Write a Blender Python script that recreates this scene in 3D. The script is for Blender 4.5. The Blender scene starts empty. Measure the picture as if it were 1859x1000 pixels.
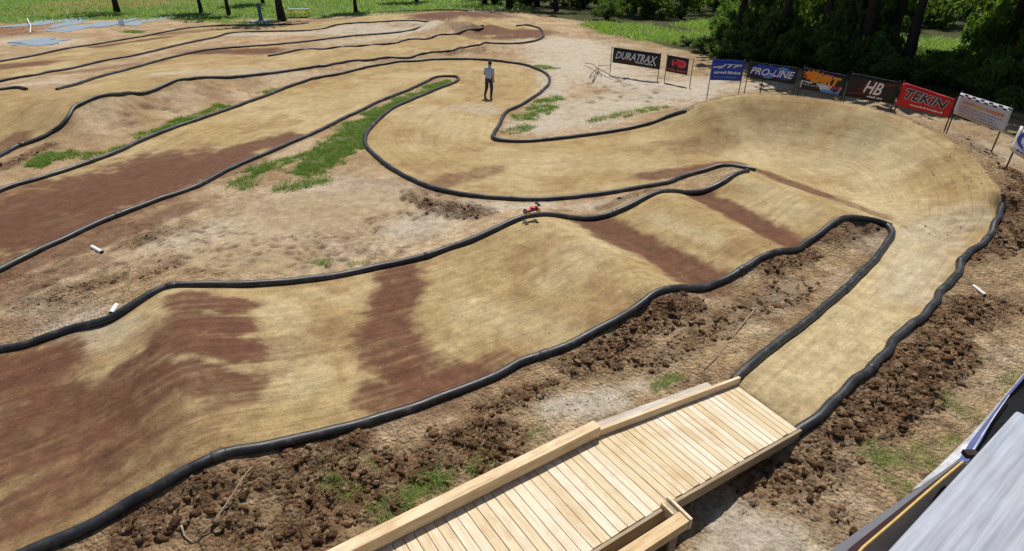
import bpy, bmesh, math, random
import numpy as np
from mathutils import Vector, Matrix

random.seed(7)
rng = np.random.default_rng(7)
R = math.radians
scene = bpy.context.scene
COL = scene.collection

# ------------------------------------------------------------------ camera, sky, sun, exposure
CAM_H, PITCH, FPX, CX, CY = 6.3, R(30.0), 1039.0, 929.5, 500.0
cam_data = bpy.data.cameras.new('camera')
cam_data.sensor_width = 36.0
cam_data.lens = 36.0 * FPX / 1859.0
cam_data.clip_start = 0.05
cam_data.clip_end = 2000
cam = bpy.data.objects.new('camera', cam_data)
COL.objects.link(cam)
cam.location = (0, 0, CAM_H)
cam.rotation_euler = (R(90) - PITCH, 0, 0)
scene.camera = cam

SUN_EL, SUN_AZ = R(63), R(10)          # azimuth measured from +Y (straight ahead) towards +X
world = bpy.data.worlds.new('World')
scene.world = world
world.use_nodes = True
wn = world.node_tree.nodes
wl = world.node_tree.links
sky = wn.new('ShaderNodeTexSky')
sky.sky_type = 'NISHITA'
sky.sun_disc = False
sky.sun_elevation = SUN_EL
sky.sun_rotation = SUN_AZ
bg = wn['Background']
bg.inputs['Strength'].default_value = 0.07
wl.new(sky.outputs['Color'], bg.inputs['Color'])

sun_data = bpy.data.lights.new('sun', 'SUN')
sun_data.energy = 4.6
sun_data.angle = R(0.53)
sun_data.color = (1.0, 0.955, 0.88)
sun = bpy.data.objects.new('sun', sun_data)
COL.objects.link(sun)
sdir = Vector((math.sin(SUN_AZ) * math.cos(SUN_EL), math.cos(SUN_AZ) * math.cos(SUN_EL), math.sin(SUN_EL)))
sun.rotation_euler = sdir.to_track_quat('Z', 'Y').to_euler()
sun.location = (0, 20, 40)

scene.view_settings.view_transform = 'Standard'
scene.view_settings.look = 'None'
scene.view_settings.exposure = 0.0
scene.view_settings.gamma = 1.0
scene.view_settings.use_curve_mapping = False

# ------------------------------------------------------------------ helpers
FWD = np.array([0, math.cos(PITCH), -math.sin(PITCH)])
DWN = np.array([0, -math.sin(PITCH), -math.cos(PITCH)])

def at(x, y, z=0.0):
    """surveying helper: the place at height z seen along one line of sight"""
    d = FWD + (x - CX) / FPX * np.array([1.0, 0, 0]) + (y - CY) / FPX * DWN
    t = (z - CAM_H) / d[2]
    return np.array([0, 0, CAM_H]) + t * d

def mesh_np(name, V, faces, smooth=False):
    """mesh from numpy verts and an (n,k) face array"""
    V = np.asarray(V, dtype=np.float32)
    F = np.asarray(faces, dtype=np.int32)
    m = bpy.data.meshes.new(name)
    m.vertices.add(len(V))
    m.vertices.foreach_set('co', V.ravel())
    k = F.shape[1]
    m.loops.add(F.size)
    m.loops.foreach_set('vertex_index', F.ravel())
    m.polygons.add(len(F))
    m.polygons.foreach_set('loop_start', np.arange(0, F.size, k, dtype=np.int32))
    m.polygons.foreach_set('loop_total', np.full(len(F), k, dtype=np.int32))
    if smooth:
        m.polygons.foreach_set('use_smooth', np.ones(len(F), dtype=bool))
    m.update(calc_edges=True)
    return m

def link(name, mesh, mat=None, parent=None, loc=None):
    o = bpy.data.objects.new(name, mesh)
    COL.objects.link(o)
    if mat is not None and mesh is not None:
        if len(mesh.materials) == 0:
            mesh.materials.append(mat)
    if parent is not None:
        o.parent = parent
    if loc is not None:
        o.location = loc
    return o

def tag(o, label=None, cat=None, group=None, kind=None):
    if label: o['label'] = label
    if cat: o['category'] = cat
    if group: o['group'] = group
    if kind: o['kind'] = kind
    return o

def thing(name, loc, label, cat, group=None, rz=0.0):
    o = bpy.data.objects.new(name, None)
    o.empty_display_size = 0.2
    COL.objects.link(o)
    o.location = loc
    o.rotation_euler = (0, 0, rz)
    return tag(o, label, cat, group)

class MB:
    """collects shapes in world or local coordinates into one mesh"""
    def __init__(self):
        self.v, self.f, self.n, self.mi = [], [], 0, []
    def add(self, V, F, mi=0):
        for p in V: self.v.append(tuple(float(c) for c in p))
        for f in F:
            self.f.append([i + self.n for i in f]); self.mi.append(mi)
        self.n += len(V)
        return self
    def hexa(self, b, t, mi=0):
        """four bottom corners, four top corners"""
        self.add(list(b) + list(t), [(3, 2, 1, 0), (4, 5, 6, 7), (0, 1, 5, 4), (1, 2, 6, 5), (2, 3, 7, 6), (3, 0, 4, 7)], mi)
        return self
    def box(self, c, s, M=None, mi=0):
        hx, hy, hz = s[0] / 2, s[1] / 2, s[2] / 2
        P = [Vector((sx * hx, sy * hy, sz * hz)) for sz in (-1, 1) for sx, sy in ((-1, -1), (1, -1), (1, 1), (-1, 1))]
        P = [(M @ p if M else p) + Vector(c) for p in P]
        return self.hexa(P[:4], P[4:], mi)
    def beam(self, a, b, w, h, up=(0, 0, 1), mi=0):
        a, b = Vector(a), Vector(b)
        d = (b - a).normalized()
        s = d.cross(Vector(up)).normalized()
        u = s.cross(d).normalized()
        q = [s * (i * w / 2) + u * (j * h / 2) for i, j in ((-1, -1), (1, -1), (1, 1), (-1, 1))]
        return self.hexa([a + x for x in q], [b + x for x in q], mi)
    def tube(self, pts, rad, n=8, caps=True, mi=0):
        pts = [Vector(p) for p in pts]
        rads = rad if hasattr(rad, '__len__') else [rad] * len(pts)
        V, F = [], []
        ref = Vector((0, 0, 1))
        for i, p in enumerate(pts):
            d = (pts[min(i + 1, len(pts) - 1)] - pts[max(i - 1, 0)]).normalized()
            if abs(d.dot(ref)) > 0.95: rr = Vector((1, 0, 0))
            else: rr = ref
            s = d.cross(rr).normalized(); u = s.cross(d).normalized()
            for k in range(n):
                a = 2 * math.pi * k / n
                V.append(p + (s * math.cos(a) + u * math.sin(a)) * rads[i])
        for i in range(len(pts) - 1):
            for k in range(n):
                k2 = (k + 1) % n
                F.append((i * n + k, i * n + k2, (i + 1) * n + k2, (i + 1) * n + k))
        if caps:
            F.append(tuple(range(n - 1, -1, -1)))
            F.append(tuple((len(pts) - 1) * n + k for k in range(n)))
        return self.add(V, F, mi)
    def lathe(self, c, prof, axis, n=16, mi=0):
        """profile of (distance along axis, radius)"""
        c, axis = Vector(c), Vector(axis).normalized()
        return self.tube([c + axis * a for a, r in prof], [max(r, 1e-4) for a, r in prof], n, True, mi)
    def mesh(self, name, origin=None, smooth=False):
        m = bpy.data.meshes.new(name)
        if origin is not None:
            o = tuple(origin)
            V = [(p[0] - o[0], p[1] - o[1], p[2] - o[2]) for p in self.v]
        else: V = self.v
        m.from_pydata(V, [], self.f)
        m.polygons.foreach_set('material_index', self.mi)
        if smooth: m.polygons.foreach_set('use_smooth', [True] * len(self.f))
        m.update()
        return m
    def build(self, name, mat, parent=None, origin=None, smooth=False, bevel=0.0):
        o = link(name, self.mesh(name, origin, smooth), mat, parent)
        if bevel:
            md = o.modifiers.new('bevel', 'BEVEL'); md.width = bevel; md.segments = 2; md.limit_method = 'ANGLE'
        return o

# --- numpy value noise
TAB = rng.random((256, 256)).astype(np.float32)
def vnoise(x, y):
    xi = np.floor(x).astype(np.int64); yi = np.floor(y).astype(np.int64)
    fx = (x - xi); fy = (y - yi)
    fx = fx * fx * (3 - 2 * fx); fy = fy * fy * (3 - 2 * fy)
    a = TAB[xi & 255, yi & 255]; b = TAB[(xi + 1) & 255, yi & 255]
    c = TAB[xi & 255, (yi + 1) & 255]; d = TAB[(xi + 1) & 255, (yi + 1) & 255]
    return (a * (1 - fx) + b * fx) * (1 - fy) + (c * (1 - fx) + d * fx) * fy
def fbm(x, y, f, octv=4, gain=0.5):
    s = 0; a = 1.0; t = 0
    for i in range(octv):
        s = s + a * vnoise(x * f + 17.3 * i, y * f + 9.1 * i + 5.7); t += a
        a *= gain; f *= 2.03
    return s / t
def smooth01(a, b, x):
    t = np.clip((x - a) / (b - a), 0, 1)
    return t * t * (3 - 2 * t)

# ------------------------------------------------------------------ materials
def mat(name):
    m = bpy.data.materials.new(name); m.use_nodes = True
    nt = m.node_tree
    return m, nt, nt.nodes['Principled BSDF']
def N(nt, t, **kw):
    n = nt.nodes.new(t)
    for k, v in kw.items(): setattr(n, k, v)
    return n
def ramp(nt, fac, stops):
    r = N(nt, 'ShaderNodeValToRGB')
    e = r.color_ramp.elements
    while len(e) > 1: e.remove(e[0])
    e[0].position = stops[0][0]; e[0].color = (*stops[0][1], 1)
    for p, c in stops[1:]:
        x = e.new(p); x.color = (*c, 1)
    nt.links.new(fac, r.inputs['Fac'])
    return r.outputs['Color']
def noise(nt, scale, detail=4, rough=0.55, vec=None, dim='3D'):
    n = N(nt, 'ShaderNodeTexNoise'); n.noise_dimensions = dim
    n.inputs['Scale'].default_value = scale; n.inputs['Detail'].default_value = detail; n.inputs['Roughness'].default_value = rough
    if vec is not None: nt.links.new(vec, n.inputs['Vector'])
    return n.outputs['Fac']
def mixc(nt, a, b, fac, mode='MIX'):
    n = N(nt, 'ShaderNodeMix', data_type='RGBA', blend_type=mode)
    for s, v in ((6, a), (7, b)):
        if isinstance(v, tuple): n.inputs[s].default_value = (*v, 1)
        else: nt.links.new(v, n.inputs[s])
    if isinstance(fac, float): n.inputs[0].default_value = fac
    else: nt.links.new(fac, n.inputs[0])
    return n.outputs[2]
def bump(nt, bsdf, h, strength, dist):
    b = N(nt, 'ShaderNodeBump'); b.inputs['Strength'].default_value = strength; b.inputs['Distance'].default_value = dist
    nt.links.new(h, b.inputs['Height']); nt.links.new(b.outputs['Normal'], bsdf.inputs['Normal'])
def plain(name, c, rough=0.6, var=0.12, scale=8.0, metal=0.0, spec=0.4):
    m, nt, b = mat(name)
    tc = N(nt, 'ShaderNodeTexCoord')
    f = noise(nt, scale, 4, 0.6, tc.outputs['Object'])
    lo = tuple(x * (1 - var) for x in c); hi = tuple(min(1, x * (1 + var)) for x in c)
    nt.links.new(ramp(nt, f, [(0.3, lo), (0.7, hi)]), b.inputs['Base Color'])
    b.inputs['Roughness'].default_value = rough; b.inputs['Metallic'].default_value = metal
    b.inputs['Specular IOR Level'].default_value = spec
    return m

def soil_material():
    m, nt, b = mat('soil')
    L = nt.links
    at_ = N(nt, 'ShaderNodeAttribute', attribute_name='soil_color')
    mk = N(nt, 'ShaderNodeAttribute', attribute_name='soil_mask')   # r damp, g track, b distance to edge, alpha rough
    geo = N(nt, 'ShaderNodeNewGeometry')
    pos = geo.outputs['Position']
    sep = N(nt, 'ShaderNodeSeparateColor'); L.new(mk.outputs['Color'], sep.inputs['Color'])
    grain = noise(nt, 26.0, 6, 0.72, pos)
    mid = noise(nt, 3.1, 5, 0.6, pos)
    g1 = ramp(nt, grain, [(0.22, (0.42, 0.40, 0.38)), (0.5, (0.98, 0.98, 0.98)), (0.8, (1.35, 1.34, 1.3))])
    g2 = ramp(nt, mid, [(0.25, (0.78, 0.76, 0.73)), (0.75, (1.14, 1.14, 1.14))])
    c = mixc(nt, at_.outputs['Color'], g1, 0.78, 'MULTIPLY')
    c = mixc(nt, c, g2, 1.0, 'MULTIPLY')
    crumb = noise(nt, 10.0, 7, 0.78, pos)
    cr = ramp(nt, crumb, [(0.35, (0.42, 0.37, 0.33)), (0.45, (1.0, 0.99, 0.98)), (0.56, (1.2, 1.2, 1.19)), (0.66, (1.55, 1.53, 1.5))])
    inv = N(nt, 'ShaderNodeMath', operation='MULTIPLY_ADD'); L.new(mk.outputs['Alpha'], inv.inputs[0]); inv.inputs[1].default_value = -0.72; inv.inputs[2].default_value = 0.92
    c = mixc(nt, c, cr, inv.outputs[0], 'MULTIPLY')
    # streaks that run with the lane: noise over distance to the edging
    cx = N(nt, 'ShaderNodeCombineXYZ')
    mul = N(nt, 'ShaderNodeMath', operation='MULTIPLY'); L.new(sep.outputs['Blue'], mul.inputs[0]); mul.inputs[1].default_value = 44.0
    sp = N(nt, 'ShaderNodeSeparateXYZ'); L.new(pos, sp.inputs[0])
    sx = N(nt, 'ShaderNodeMath', operation='MULTIPLY'); L.new(sp.outputs['X'], sx.inputs[0]); sx.inputs[1].default_value = 0.45
    sy = N(nt, 'ShaderNodeMath', operation='MULTIPLY'); L.new(sp.outputs['Y'], sy.inputs[0]); sy.inputs[1].default_value = 0.45
    L.new(mul.outputs[0], cx.inputs[0]); L.new(sx.outputs[0], cx.inputs[1]); L.new(sy.outputs[0], cx.inputs[2])
    st = noise(nt, 1.0, 4, 0.6, cx.outputs[0])
    stc = ramp(nt, st, [(0.3, (0.74, 0.70, 0.66)), (0.55, (1, 1, 1)), (0.75, (1.13, 1.13, 1.1))])
    stf = N(nt, 'ShaderNodeMath', operation='MULTIPLY'); L.new(sep.outputs['Green'], stf.inputs[0]); stf.inputs[1].default_value = 0.6
    c = mixc(nt, c, stc, stf.outputs[0], 'MULTIPLY')
    mul2 = N(nt, 'ShaderNodeMath', operation='MULTIPLY'); L.new(sep.outputs['Blue'], mul2.inputs[0]); mul2.inputs[1].default_value = 130.0
    cx2 = N(nt, 'ShaderNodeCombineXYZ'); L.new(mul2.outputs[0], cx2.inputs[0]); L.new(sx.outputs[0], cx2.inputs[1]); L.new(sy.outputs[0], cx2.inputs[2])
    st2 = noise(nt, 1.0, 3, 0.6, cx2.outputs[0])
    c = mixc(nt, c, ramp(nt, st2, [(0.34, (0.80, 0.76, 0.71)), (0.46, (1, 1, 1)), (0.7, (1.06, 1.06, 1.05))]), stf.outputs[0], 'MULTIPLY')
    L.new(c, b.inputs['Base Color'])
    rr = N(nt, 'ShaderNodeMapRange'); L.new(sep.outputs['Red'], rr.inputs[0]); rr.inputs[3].default_value = 0.95; rr.inputs[4].default_value = 0.72
    L.new(rr.outputs[0], b.inputs['Roughness'])
    b.inputs['Specular IOR Level'].default_value = 0.12
    n2 = noise(nt, 55.0, 5, 0.7, pos)
    add = N(nt, 'ShaderNodeMath', operation='ADD'); L.new(n2, add.inputs[0]); L.new(grain, add.inputs[1])
    ad2 = N(nt, 'ShaderNodeMath', operation='ADD'); L.new(add.outputs[0], ad2.inputs[0]); L.new(crumb, ad2.inputs[1])
    vo = N(nt, 'ShaderNodeTexVoronoi'); vo.inputs['Scale'].default_value = 17.0; vo.inputs['Randomness'].default_value = 1.0
    dv = N(nt, 'ShaderNodeVectorMath', operation='ADD'); L.new(pos, dv.inputs[0])
    nz = N(nt, 'ShaderNodeTexNoise'); nz.inputs['Scale'].default_value = 14.0; L.new(pos, nz.inputs['Vector'])
    sc3 = N(nt, 'ShaderNodeVectorMath', operation='SCALE'); L.new(nz.outputs['Color'], sc3.inputs[0]); sc3.inputs['Scale'].default_value = 0.07
    L.new(sc3.outputs[0], dv.inputs[1]); L.new(dv.outputs[0], vo.inputs['Vector'])
    vm3 = N(nt, 'ShaderNodeMath', operation='MULTIPLY'); L.new(vo.outputs['Distance'], vm3.inputs[0])
    vk = N(nt, 'ShaderNodeMath', operation='MULTIPLY_ADD'); L.new(mk.outputs['Alpha'], vk.inputs[0]); vk.inputs[1].default_value = 2.1; vk.inputs[2].default_value = -2.4
    L.new(vk.outputs[0], vm3.inputs[1])
    ad3 = N(nt, 'ShaderNodeMath', operation='ADD'); L.new(ad2.outputs[0], ad3.inputs[0]); L.new(vm3.outputs[0], ad3.inputs[1])
    sm = N(nt, 'ShaderNodeMath', operation='MULTIPLY_ADD'); L.new(mk.outputs['Alpha'], sm.inputs[0]); sm.inputs[1].default_value = -0.62; sm.inputs[2].default_value = 1.0
    hh = N(nt, 'ShaderNodeMath', operation='MULTIPLY'); L.new(ad3.outputs[0], hh.inputs[0]); L.new(sm.outputs[0], hh.inputs[1])
    bump(nt, b, hh.outputs[0], 0.9, 0.032)
    return m

def leaf_material(name, c1, c2, trans=0.35):
    m, nt, b = mat(name)
    L = nt.links
    oi = N(nt, 'ShaderNodeObjectInfo')
    av = N(nt, 'ShaderNodeAttribute', attribute_name='leaf_tone')
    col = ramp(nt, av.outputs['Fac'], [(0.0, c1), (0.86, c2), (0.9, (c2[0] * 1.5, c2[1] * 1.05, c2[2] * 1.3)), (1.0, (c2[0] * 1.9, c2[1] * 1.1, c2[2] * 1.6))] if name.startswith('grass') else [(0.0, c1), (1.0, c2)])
    hs = N(nt, 'ShaderNodeHueSaturation')
    mr = N(nt, 'ShaderNodeMapRange'); L.new(oi.outputs['Random'], mr.inputs[0]); mr.inputs[3].default_value = 0.75; mr.inputs[4].default_value = 1.2
    L.new(mr.outputs[0], hs.inputs['Value']); L.new(col, hs.inputs['Color'])
    L.new(hs.outputs[0], b.inputs['Base Color'])
    b.inputs['Roughness'].default_value = 0.5
    b.inputs['Specular IOR Level'].default_value = 0.35
    tr = N(nt, 'ShaderNodeBsdfTranslucent')
    tcol = mixc(nt, hs.outputs[0], (1.25, 1.3, 0.5), 1.0, 'MULTIPLY')
    L.new(tcol, tr.inputs['Color'])
    mx = N(nt, 'ShaderNodeMixShader'); mx.inputs[0].default_value = trans
    L.new(b.outputs[0], mx.inputs[1]); L.new(tr.outputs[0], mx.inputs[2])
    L.new(mx.outputs[0], nt.nodes['Material Output'].inputs['Surface'])
    return m

def wood_material(name, lo, hi, axis_scale=(1.2, 22, 22), rough=0.65, spread=0.18, blot=None):
    m, nt, b = mat(name)
    L = nt.links
    tc = N(nt, 'ShaderNodeTexCoord'); oi = N(nt, 'ShaderNodeObjectInfo')
    vm = N(nt, 'ShaderNodeVectorMath', operation='MULTIPLY'); L.new(tc.outputs['Object'], vm.inputs[0]); vm.inputs[1].default_value = axis_scale
    off = N(nt, 'ShaderNodeVectorMath', operation='ADD'); L.new(vm.outputs[0], off.inputs[0])
    sc = N(nt, 'ShaderNodeMath', operation='MULTIPLY'); L.new(oi.outputs['Random'], sc.inputs[0]); sc.inputs[1].default_value = 57.0
    L.new(sc.outputs[0], off.inputs[1])
    g = noise(nt, 1.0, 5, 0.65, off.outputs[0])
    c = ramp(nt, g, [(0.25, lo), (0.6, hi), (0.85, tuple(min(1, x * 1.12) for x in hi))])
    bl = noise(nt, 3.0, 3, 0.5, off.outputs[0])
    c = mixc(nt, c, ramp(nt, bl, [(0.35, blot or (0.80, 0.66, 0.48)), (0.6, (1, 1, 1))]), 0.55, 'MULTIPLY')
    hs = N(nt, 'ShaderNodeHueSaturation')
    mr = N(nt, 'ShaderNodeMapRange'); L.new(oi.outputs['Random'], mr.inputs[0]); mr.inputs[3].default_value = 1 - spread; mr.inputs[4].default_value = 1 + spread
    L.new(mr.outputs[0], hs.inputs['Value']); L.new(c, hs.inputs['Color'])
    sr = N(nt, 'ShaderNodeMapRange'); L.new(oi.outputs['Random'], sr.inputs[0]); sr.inputs[3].default_value = 1.2; sr.inputs[4].default_value = 0.75
    L.new(sr.outputs[0], hs.inputs['Saturation'])
    geo = N(nt, 'ShaderNodeNewGeometry')
    dn = noise(nt, 2.3, 5, 0.65, geo.outputs['Position'])
    dirt = ramp(nt, dn, [(0.48, (1, 1, 1)), (0.72, (0.72, 0.60, 0.46))])
    L.new(mixc(nt, hs.outputs[0], dirt, 0.6, 'MULTIPLY'), b.inputs['Base Color'])
    b.inputs['Roughness'].default_value = rough; b.inputs['Specular IOR Level'].default_value = 0.25
    bump(nt, b, g, 0.35, 0.004)
    return m

M = {}
M['soil'] = soil_material()
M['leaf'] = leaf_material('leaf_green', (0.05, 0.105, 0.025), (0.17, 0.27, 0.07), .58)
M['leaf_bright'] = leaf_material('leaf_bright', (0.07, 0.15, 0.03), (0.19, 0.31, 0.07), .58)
M['grass'] = leaf_material('grass_blade', (0.10, 0.22, 0.035), (0.26, 0.40, 0.10), 0.45)
M['bark'] = plain('bark', (0.028, 0.022, 0.019), 0.9, 0.45, 6)
M['deck'] = wood_material('new_pine', (0.58, 0.46, 0.30), (0.74, 0.64, 0.47), (2.0, 30, 30), spread=.09)
M['kerb'] = wood_material('pine_beam', (0.52, 0.36, 0.19), (0.76, 0.61, 0.40), (1.6, 24, 24), spread=0.08)
M['greyed'] = wood_material('greyed_pine', (0.38, 0.34, 0.29), (0.60, 0.56, 0.50), (1.6, 24, 24), spread=0.04)
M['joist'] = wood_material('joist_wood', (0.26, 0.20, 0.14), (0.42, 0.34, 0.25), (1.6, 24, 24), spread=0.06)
M['weathered'] = wood_material('weathered_plank', (0.25, 0.275, 0.33), (0.45, 0.485, 0.565), (2.6, 75, 75), spread=0.02, blot=(0.80, 0.81, 0.84))
M['steel'] = plain('galvanised_wire', (0.20, 0.19, 0.18), 0.5, 0.2, 30, 0.6)
M['dark_post'] = plain('dark_post', (0.045, 0.04, 0.038), 0.7, 0.3, 20)
M['pvc'] = plain('white_pvc', (0.82, 0.81, 0.78), 0.35, 0.04)
M['stick'] = plain('dry_stick', (0.33, 0.25, 0.17), 0.9, 0.3, 20)

def pipe_material():
    m, nt, b = mat('black_drain_pipe')
    L = nt.links
    geo = N(nt, 'ShaderNodeNewGeometry')
    f = noise(nt, 4.0, 5, 0.65, geo.outputs['Position'])
    f2 = noise(nt, 60.0, 3, 0.6, geo.outputs['Position'])
    c = ramp(nt, f, [(0.35, (0.012, 0.013, 0.016)), (0.55, (0.026, 0.027, 0.030)), (0.76, (0.11, 0.092, 0.07))])
    L.new(c, b.inputs['Base Color'])
    L.new(ramp(nt, f, [(0.3, (0.38,) * 3), (0.75, (0.6,) * 3)]), b.inputs['Roughness'])
    bump(nt, b, f2, 0.25, 0.004)
    return m
M['pipe'] = pipe_material()
M['tape'] = plain('grey_tape', (0.10, 0.10, 0.105), 0.5, 0.3, 30)

# ------------------------------------------------------------------ pipe courses: (x, y[, ground height])
PIPES = {}
def course(key, pts, r=0.076):
    P = [tuple(p) for p in pts]
    s = [0.0]
    for a, b in zip(P, P[1:]): s.append(s[-1] + math.hypot(b[0] - a[0], b[1] - a[1]))
    ks = [i for i, p in enumerate(P) if len(p) > 2]
    z = np.interp(s, [s[i] for i in ks], [P[i][2] for i in ks])
    if key in ('near_low', 'near_high'):
        z = np.array([zz * (.74 if p[0] < 700 else 1) for p, zz in zip(P, z)])
    W = np.array([at(p[0], p[1], zz + r * 0.6) for p, zz in zip(P, z)])
    W[:, 2] = z
    PIPES[key] = dict(W=W, r=r)
course('near_low', [(-60, 1052, .1), (58, 1000, .1), (85, 988), (129, 971), (177, 949, .15), (238, 910, .28), (282, 884, .42), (323, 857, .55), (357, 840, .6), (384, 829, .58), (425, 818, .5), (476, 811), (520, 801, .35), (544, 795), (620, 778, .2), (688, 759, .12), (756, 736, .05), (824, 713, 0), (878, 692, 0), (916, 673, 0), (946, 656), (987, 643, .02), (1028, 629, .08), (1072, 605, .16), (1113, 582, .25), (1150, 558, .33), (1181, 534, .42), (1198, 525, .45), (1215, 521, .42), (1240, 522, .25), (1267, 524, .1), (1301, 515, .05), (1342, 493, .15), (1376, 467, .32), (1396, 457, .37), (1417, 455, .28), (1444, 455, .1), (1464, 440, .14), (1492, 420, .28), (1519, 400, .42), (1539, 389, .48), (1556, 388, .45), (1580, 396, .33), (1600, 405, .22), (1617, 411, .18)])
course('deck_lane_in', [(1603, 405, .2), (1617, 416, .17), (1618, 429, .15), (1604, 449, .13), (1583, 476), (1556, 503), (1526, 531), (1492, 561, .15), (1451, 593), (1410, 624, .2), (1376, 650), (1352, 669), (1333, 687, .25)])
course('near_high', [(-70, 646, .02), (0, 633, .03), (44, 626, .05), (95, 609, .12), (136, 595, .2), (177, 587, .25), (204, 577, .33), (238, 556, .48), (272, 532, .64), (296, 520, .7), (323, 516, .68), (391, 516, .48), (459, 515, .33), (510, 512, .22), (561, 507, .12), (620, 498, .05), (661, 490, 0), (722, 477, 0), (766, 467, .03), (810, 451, .12), (858, 435, .22), (899, 415, .36), (933, 400, .46), (957, 391, .5), (980, 388, .48), (1011, 391, .32), (1042, 396, .14), (1065, 398, .05), (1103, 391, .05), (1137, 376, .17), (1178, 355, .34), (1205, 344, .42), (1218, 344, .38), (1240, 349, .18), (1260, 351, .06), (1281, 347, .08), (1301, 337, .2), (1322, 324, .35), (1345, 310, .48), (1358, 307, .45)])
course('hairpin_in', [(1371, 308, .3), (1352, 302, .35), (1325, 299, .3), (1301, 303, .18), (1267, 314, .05), (1240, 321, .0), (1215, 330), (1181, 337), (1130, 346), (1079, 353), (1011, 360), (960, 362, 0), (912, 360), (838, 352), (790, 342), (766, 333), (732, 318), (702, 299), (678, 279), (664, 262), (663, 252), (668, 238), (681, 223), (712, 197), (756, 177), (797, 160), (824, 150), (832, 144), (827, 139), (804, 138), (790, 140), (770, 150), (732, 167), (688, 184), (654, 201), (620, 216), (592, 231), (544, 252), (486, 277), (452, 291), (408, 311), (378, 328), (347, 342), (299, 358), (238, 381), (177, 405), (129, 428), (85, 447), (37, 471), (0, 490), (-80, 528, 0)])
course('hairpin_out', [(-80, 378, 0), (20, 338, 0), (80, 321), (136, 303), (204, 279), (252, 257), (306, 235), (367, 214), (425, 194), (486, 172), (530, 155), (578, 141), (620, 133), (671, 121), (722, 113), (773, 109), (824, 107), (885, 109), (946, 116), (977, 126), (994, 136), (997, 150), (980, 168), (946, 190), (919, 203), (909, 221), (898, 240), (895, 249), (906, 254), (946, 256), (994, 253), (1062, 245, 0), (1130, 235, .1), (1181, 224, .32), (1215, 211, .6), (1247, 197, .94)])
course('berm_low', [(1816, 374, .55), (1812, 398, .5), (1801, 420, .42), (1784, 439, .35), (1763, 456), (1746, 476, .3), (1733, 500), (1716, 520), (1699, 546), (1678, 568, .25), (1661, 586), (1634, 607), (1614, 629), (1594, 652), (1566, 683), (1539, 704), (1519, 721), (1492, 745), (1471, 762), (1449, 778, .22)], 0.075)
course('far_low', [(-70, 318, 0), (0, 283, .02), (24, 269, .05), (48, 260, .1), (77, 250, .18), (96, 239, .3), (110, 226, .5), (122, 209, .75), (134, 195, .9), (149, 186, 1.0), (168, 179, 1.05), (192, 169, 1.15), (206, 164, 1.18), (221, 166, 1.05), (240, 170, .85), (257, 170, .78), (283, 162, .8), (307, 149, .95), (329, 142, 1.0), (350, 141, .95), (408, 139, .7), (476, 134, .5), (530, 127, .4), (575, 120, .35), (596, 116, .38), (630, 113, .2), (662, 107, .3), (689, 108, .1), (721, 102, .25), (743, 105, .05), (759, 101, .1), (778, 94, .3), (799, 95, .1), (824, 87, .35), (848, 87, .1), (869, 76, .55), (883, 79, .35), (910, 79, .3), (947, 78, .25), (974, 73, .25), (986, 66, .3), (984, 56, .35), (977, 50, .4), (955, 44, .5), (937, 42, .6)])
course('far_mid_bumps', [(487, 102, .2), (511, 98, .25), (536, 91, .4), (556, 87, .5), (575, 89, .3), (594, 93, .1), (607, 89, .22), (622, 83, .45), (646, 86, .15), (673, 79, .4), (697, 82, .1), (719, 73, .4), (746, 76, .1), (772, 68, .4), (794, 69, .15), (818, 61, .45), (842, 64, .15), (867, 63, .1), (878, 59, .2)])
course('far_mid_straight', [(103, 162, .9), (134, 155, .8), (168, 143, .7), (204, 133, .6), (240, 124, .5), (288, 110, .45), (324, 101), (350, 95), (386, 89, .35), (451, 84), (515, 79, .3), (580, 72), (641, 65), (711, 60, .2), (748, 56), (763, 54, .2)])
course('far_high', [(-60, 160, .2), (0, 148, .25), (24, 144, .28), (62, 132, .5), (96, 130, .35), (144, 121, .3), (192, 109), (240, 101), (288, 90), (343, 77), (392, 67), (420, 59, .4), (472, 57, .3), (536, 56), (580, 54, .2), (601, 52, .2), (618, 42, .7), (668, 40, .7), (732, 36, .7), (746, 35, .7), (764, 42, .3), (802, 42, .3), (837, 44, .3), (856, 52, .2), (877, 58, .2)])
course('far_top', [(-60, 122, .1), (0, 111, .1), (60, 101), (120, 88), (168, 81), (216, 73), (264, 65), (300, 58), (326, 53), (365, 48), (420, 46), (470, 45, .1), (530, 44), (560, 42, .1)])
course('far_top_end', [(690, 22, .3), (732, 19, .4), (802, 18, .5), (850, 18, .8)])
course('far_stub', [(-50, 170, .85), (0, 162, .9), (22, 157, .95), (36, 158, .92), (48, 162, .9)])

def dense(W, step):
    """Catmull-Rom resample of a polyline in the plane, heights included"""
    P = np.vstack([2 * W[0] - W[1], W, 2 * W[-1] - W[-2]])
    out = []
    for i in range(1, len(P) - 2):
        p0, p1, p2, p3 = P[i - 1], P[i], P[i + 1], P[i + 2]
        n = max(2, int(np.linalg.norm(p2 - p1) / step))
        for t in np.arange(n) / n:
            out.append(0.5 * ((2 * p1) + (-p0 + p2) * t + (2 * p0 - 5 * p1 + 4 * p2 - p3) * t * t + (-p0 + 3 * p1 - 3 * p2 + p3) * t ** 3))
    out.append(P[-2])
    return np.array(out)
for k, d in PIPES.items():
    d['D'] = dense(d['W'], 0.12 if d['W'][:, 1].min() < 20 else 0.3)

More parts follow.
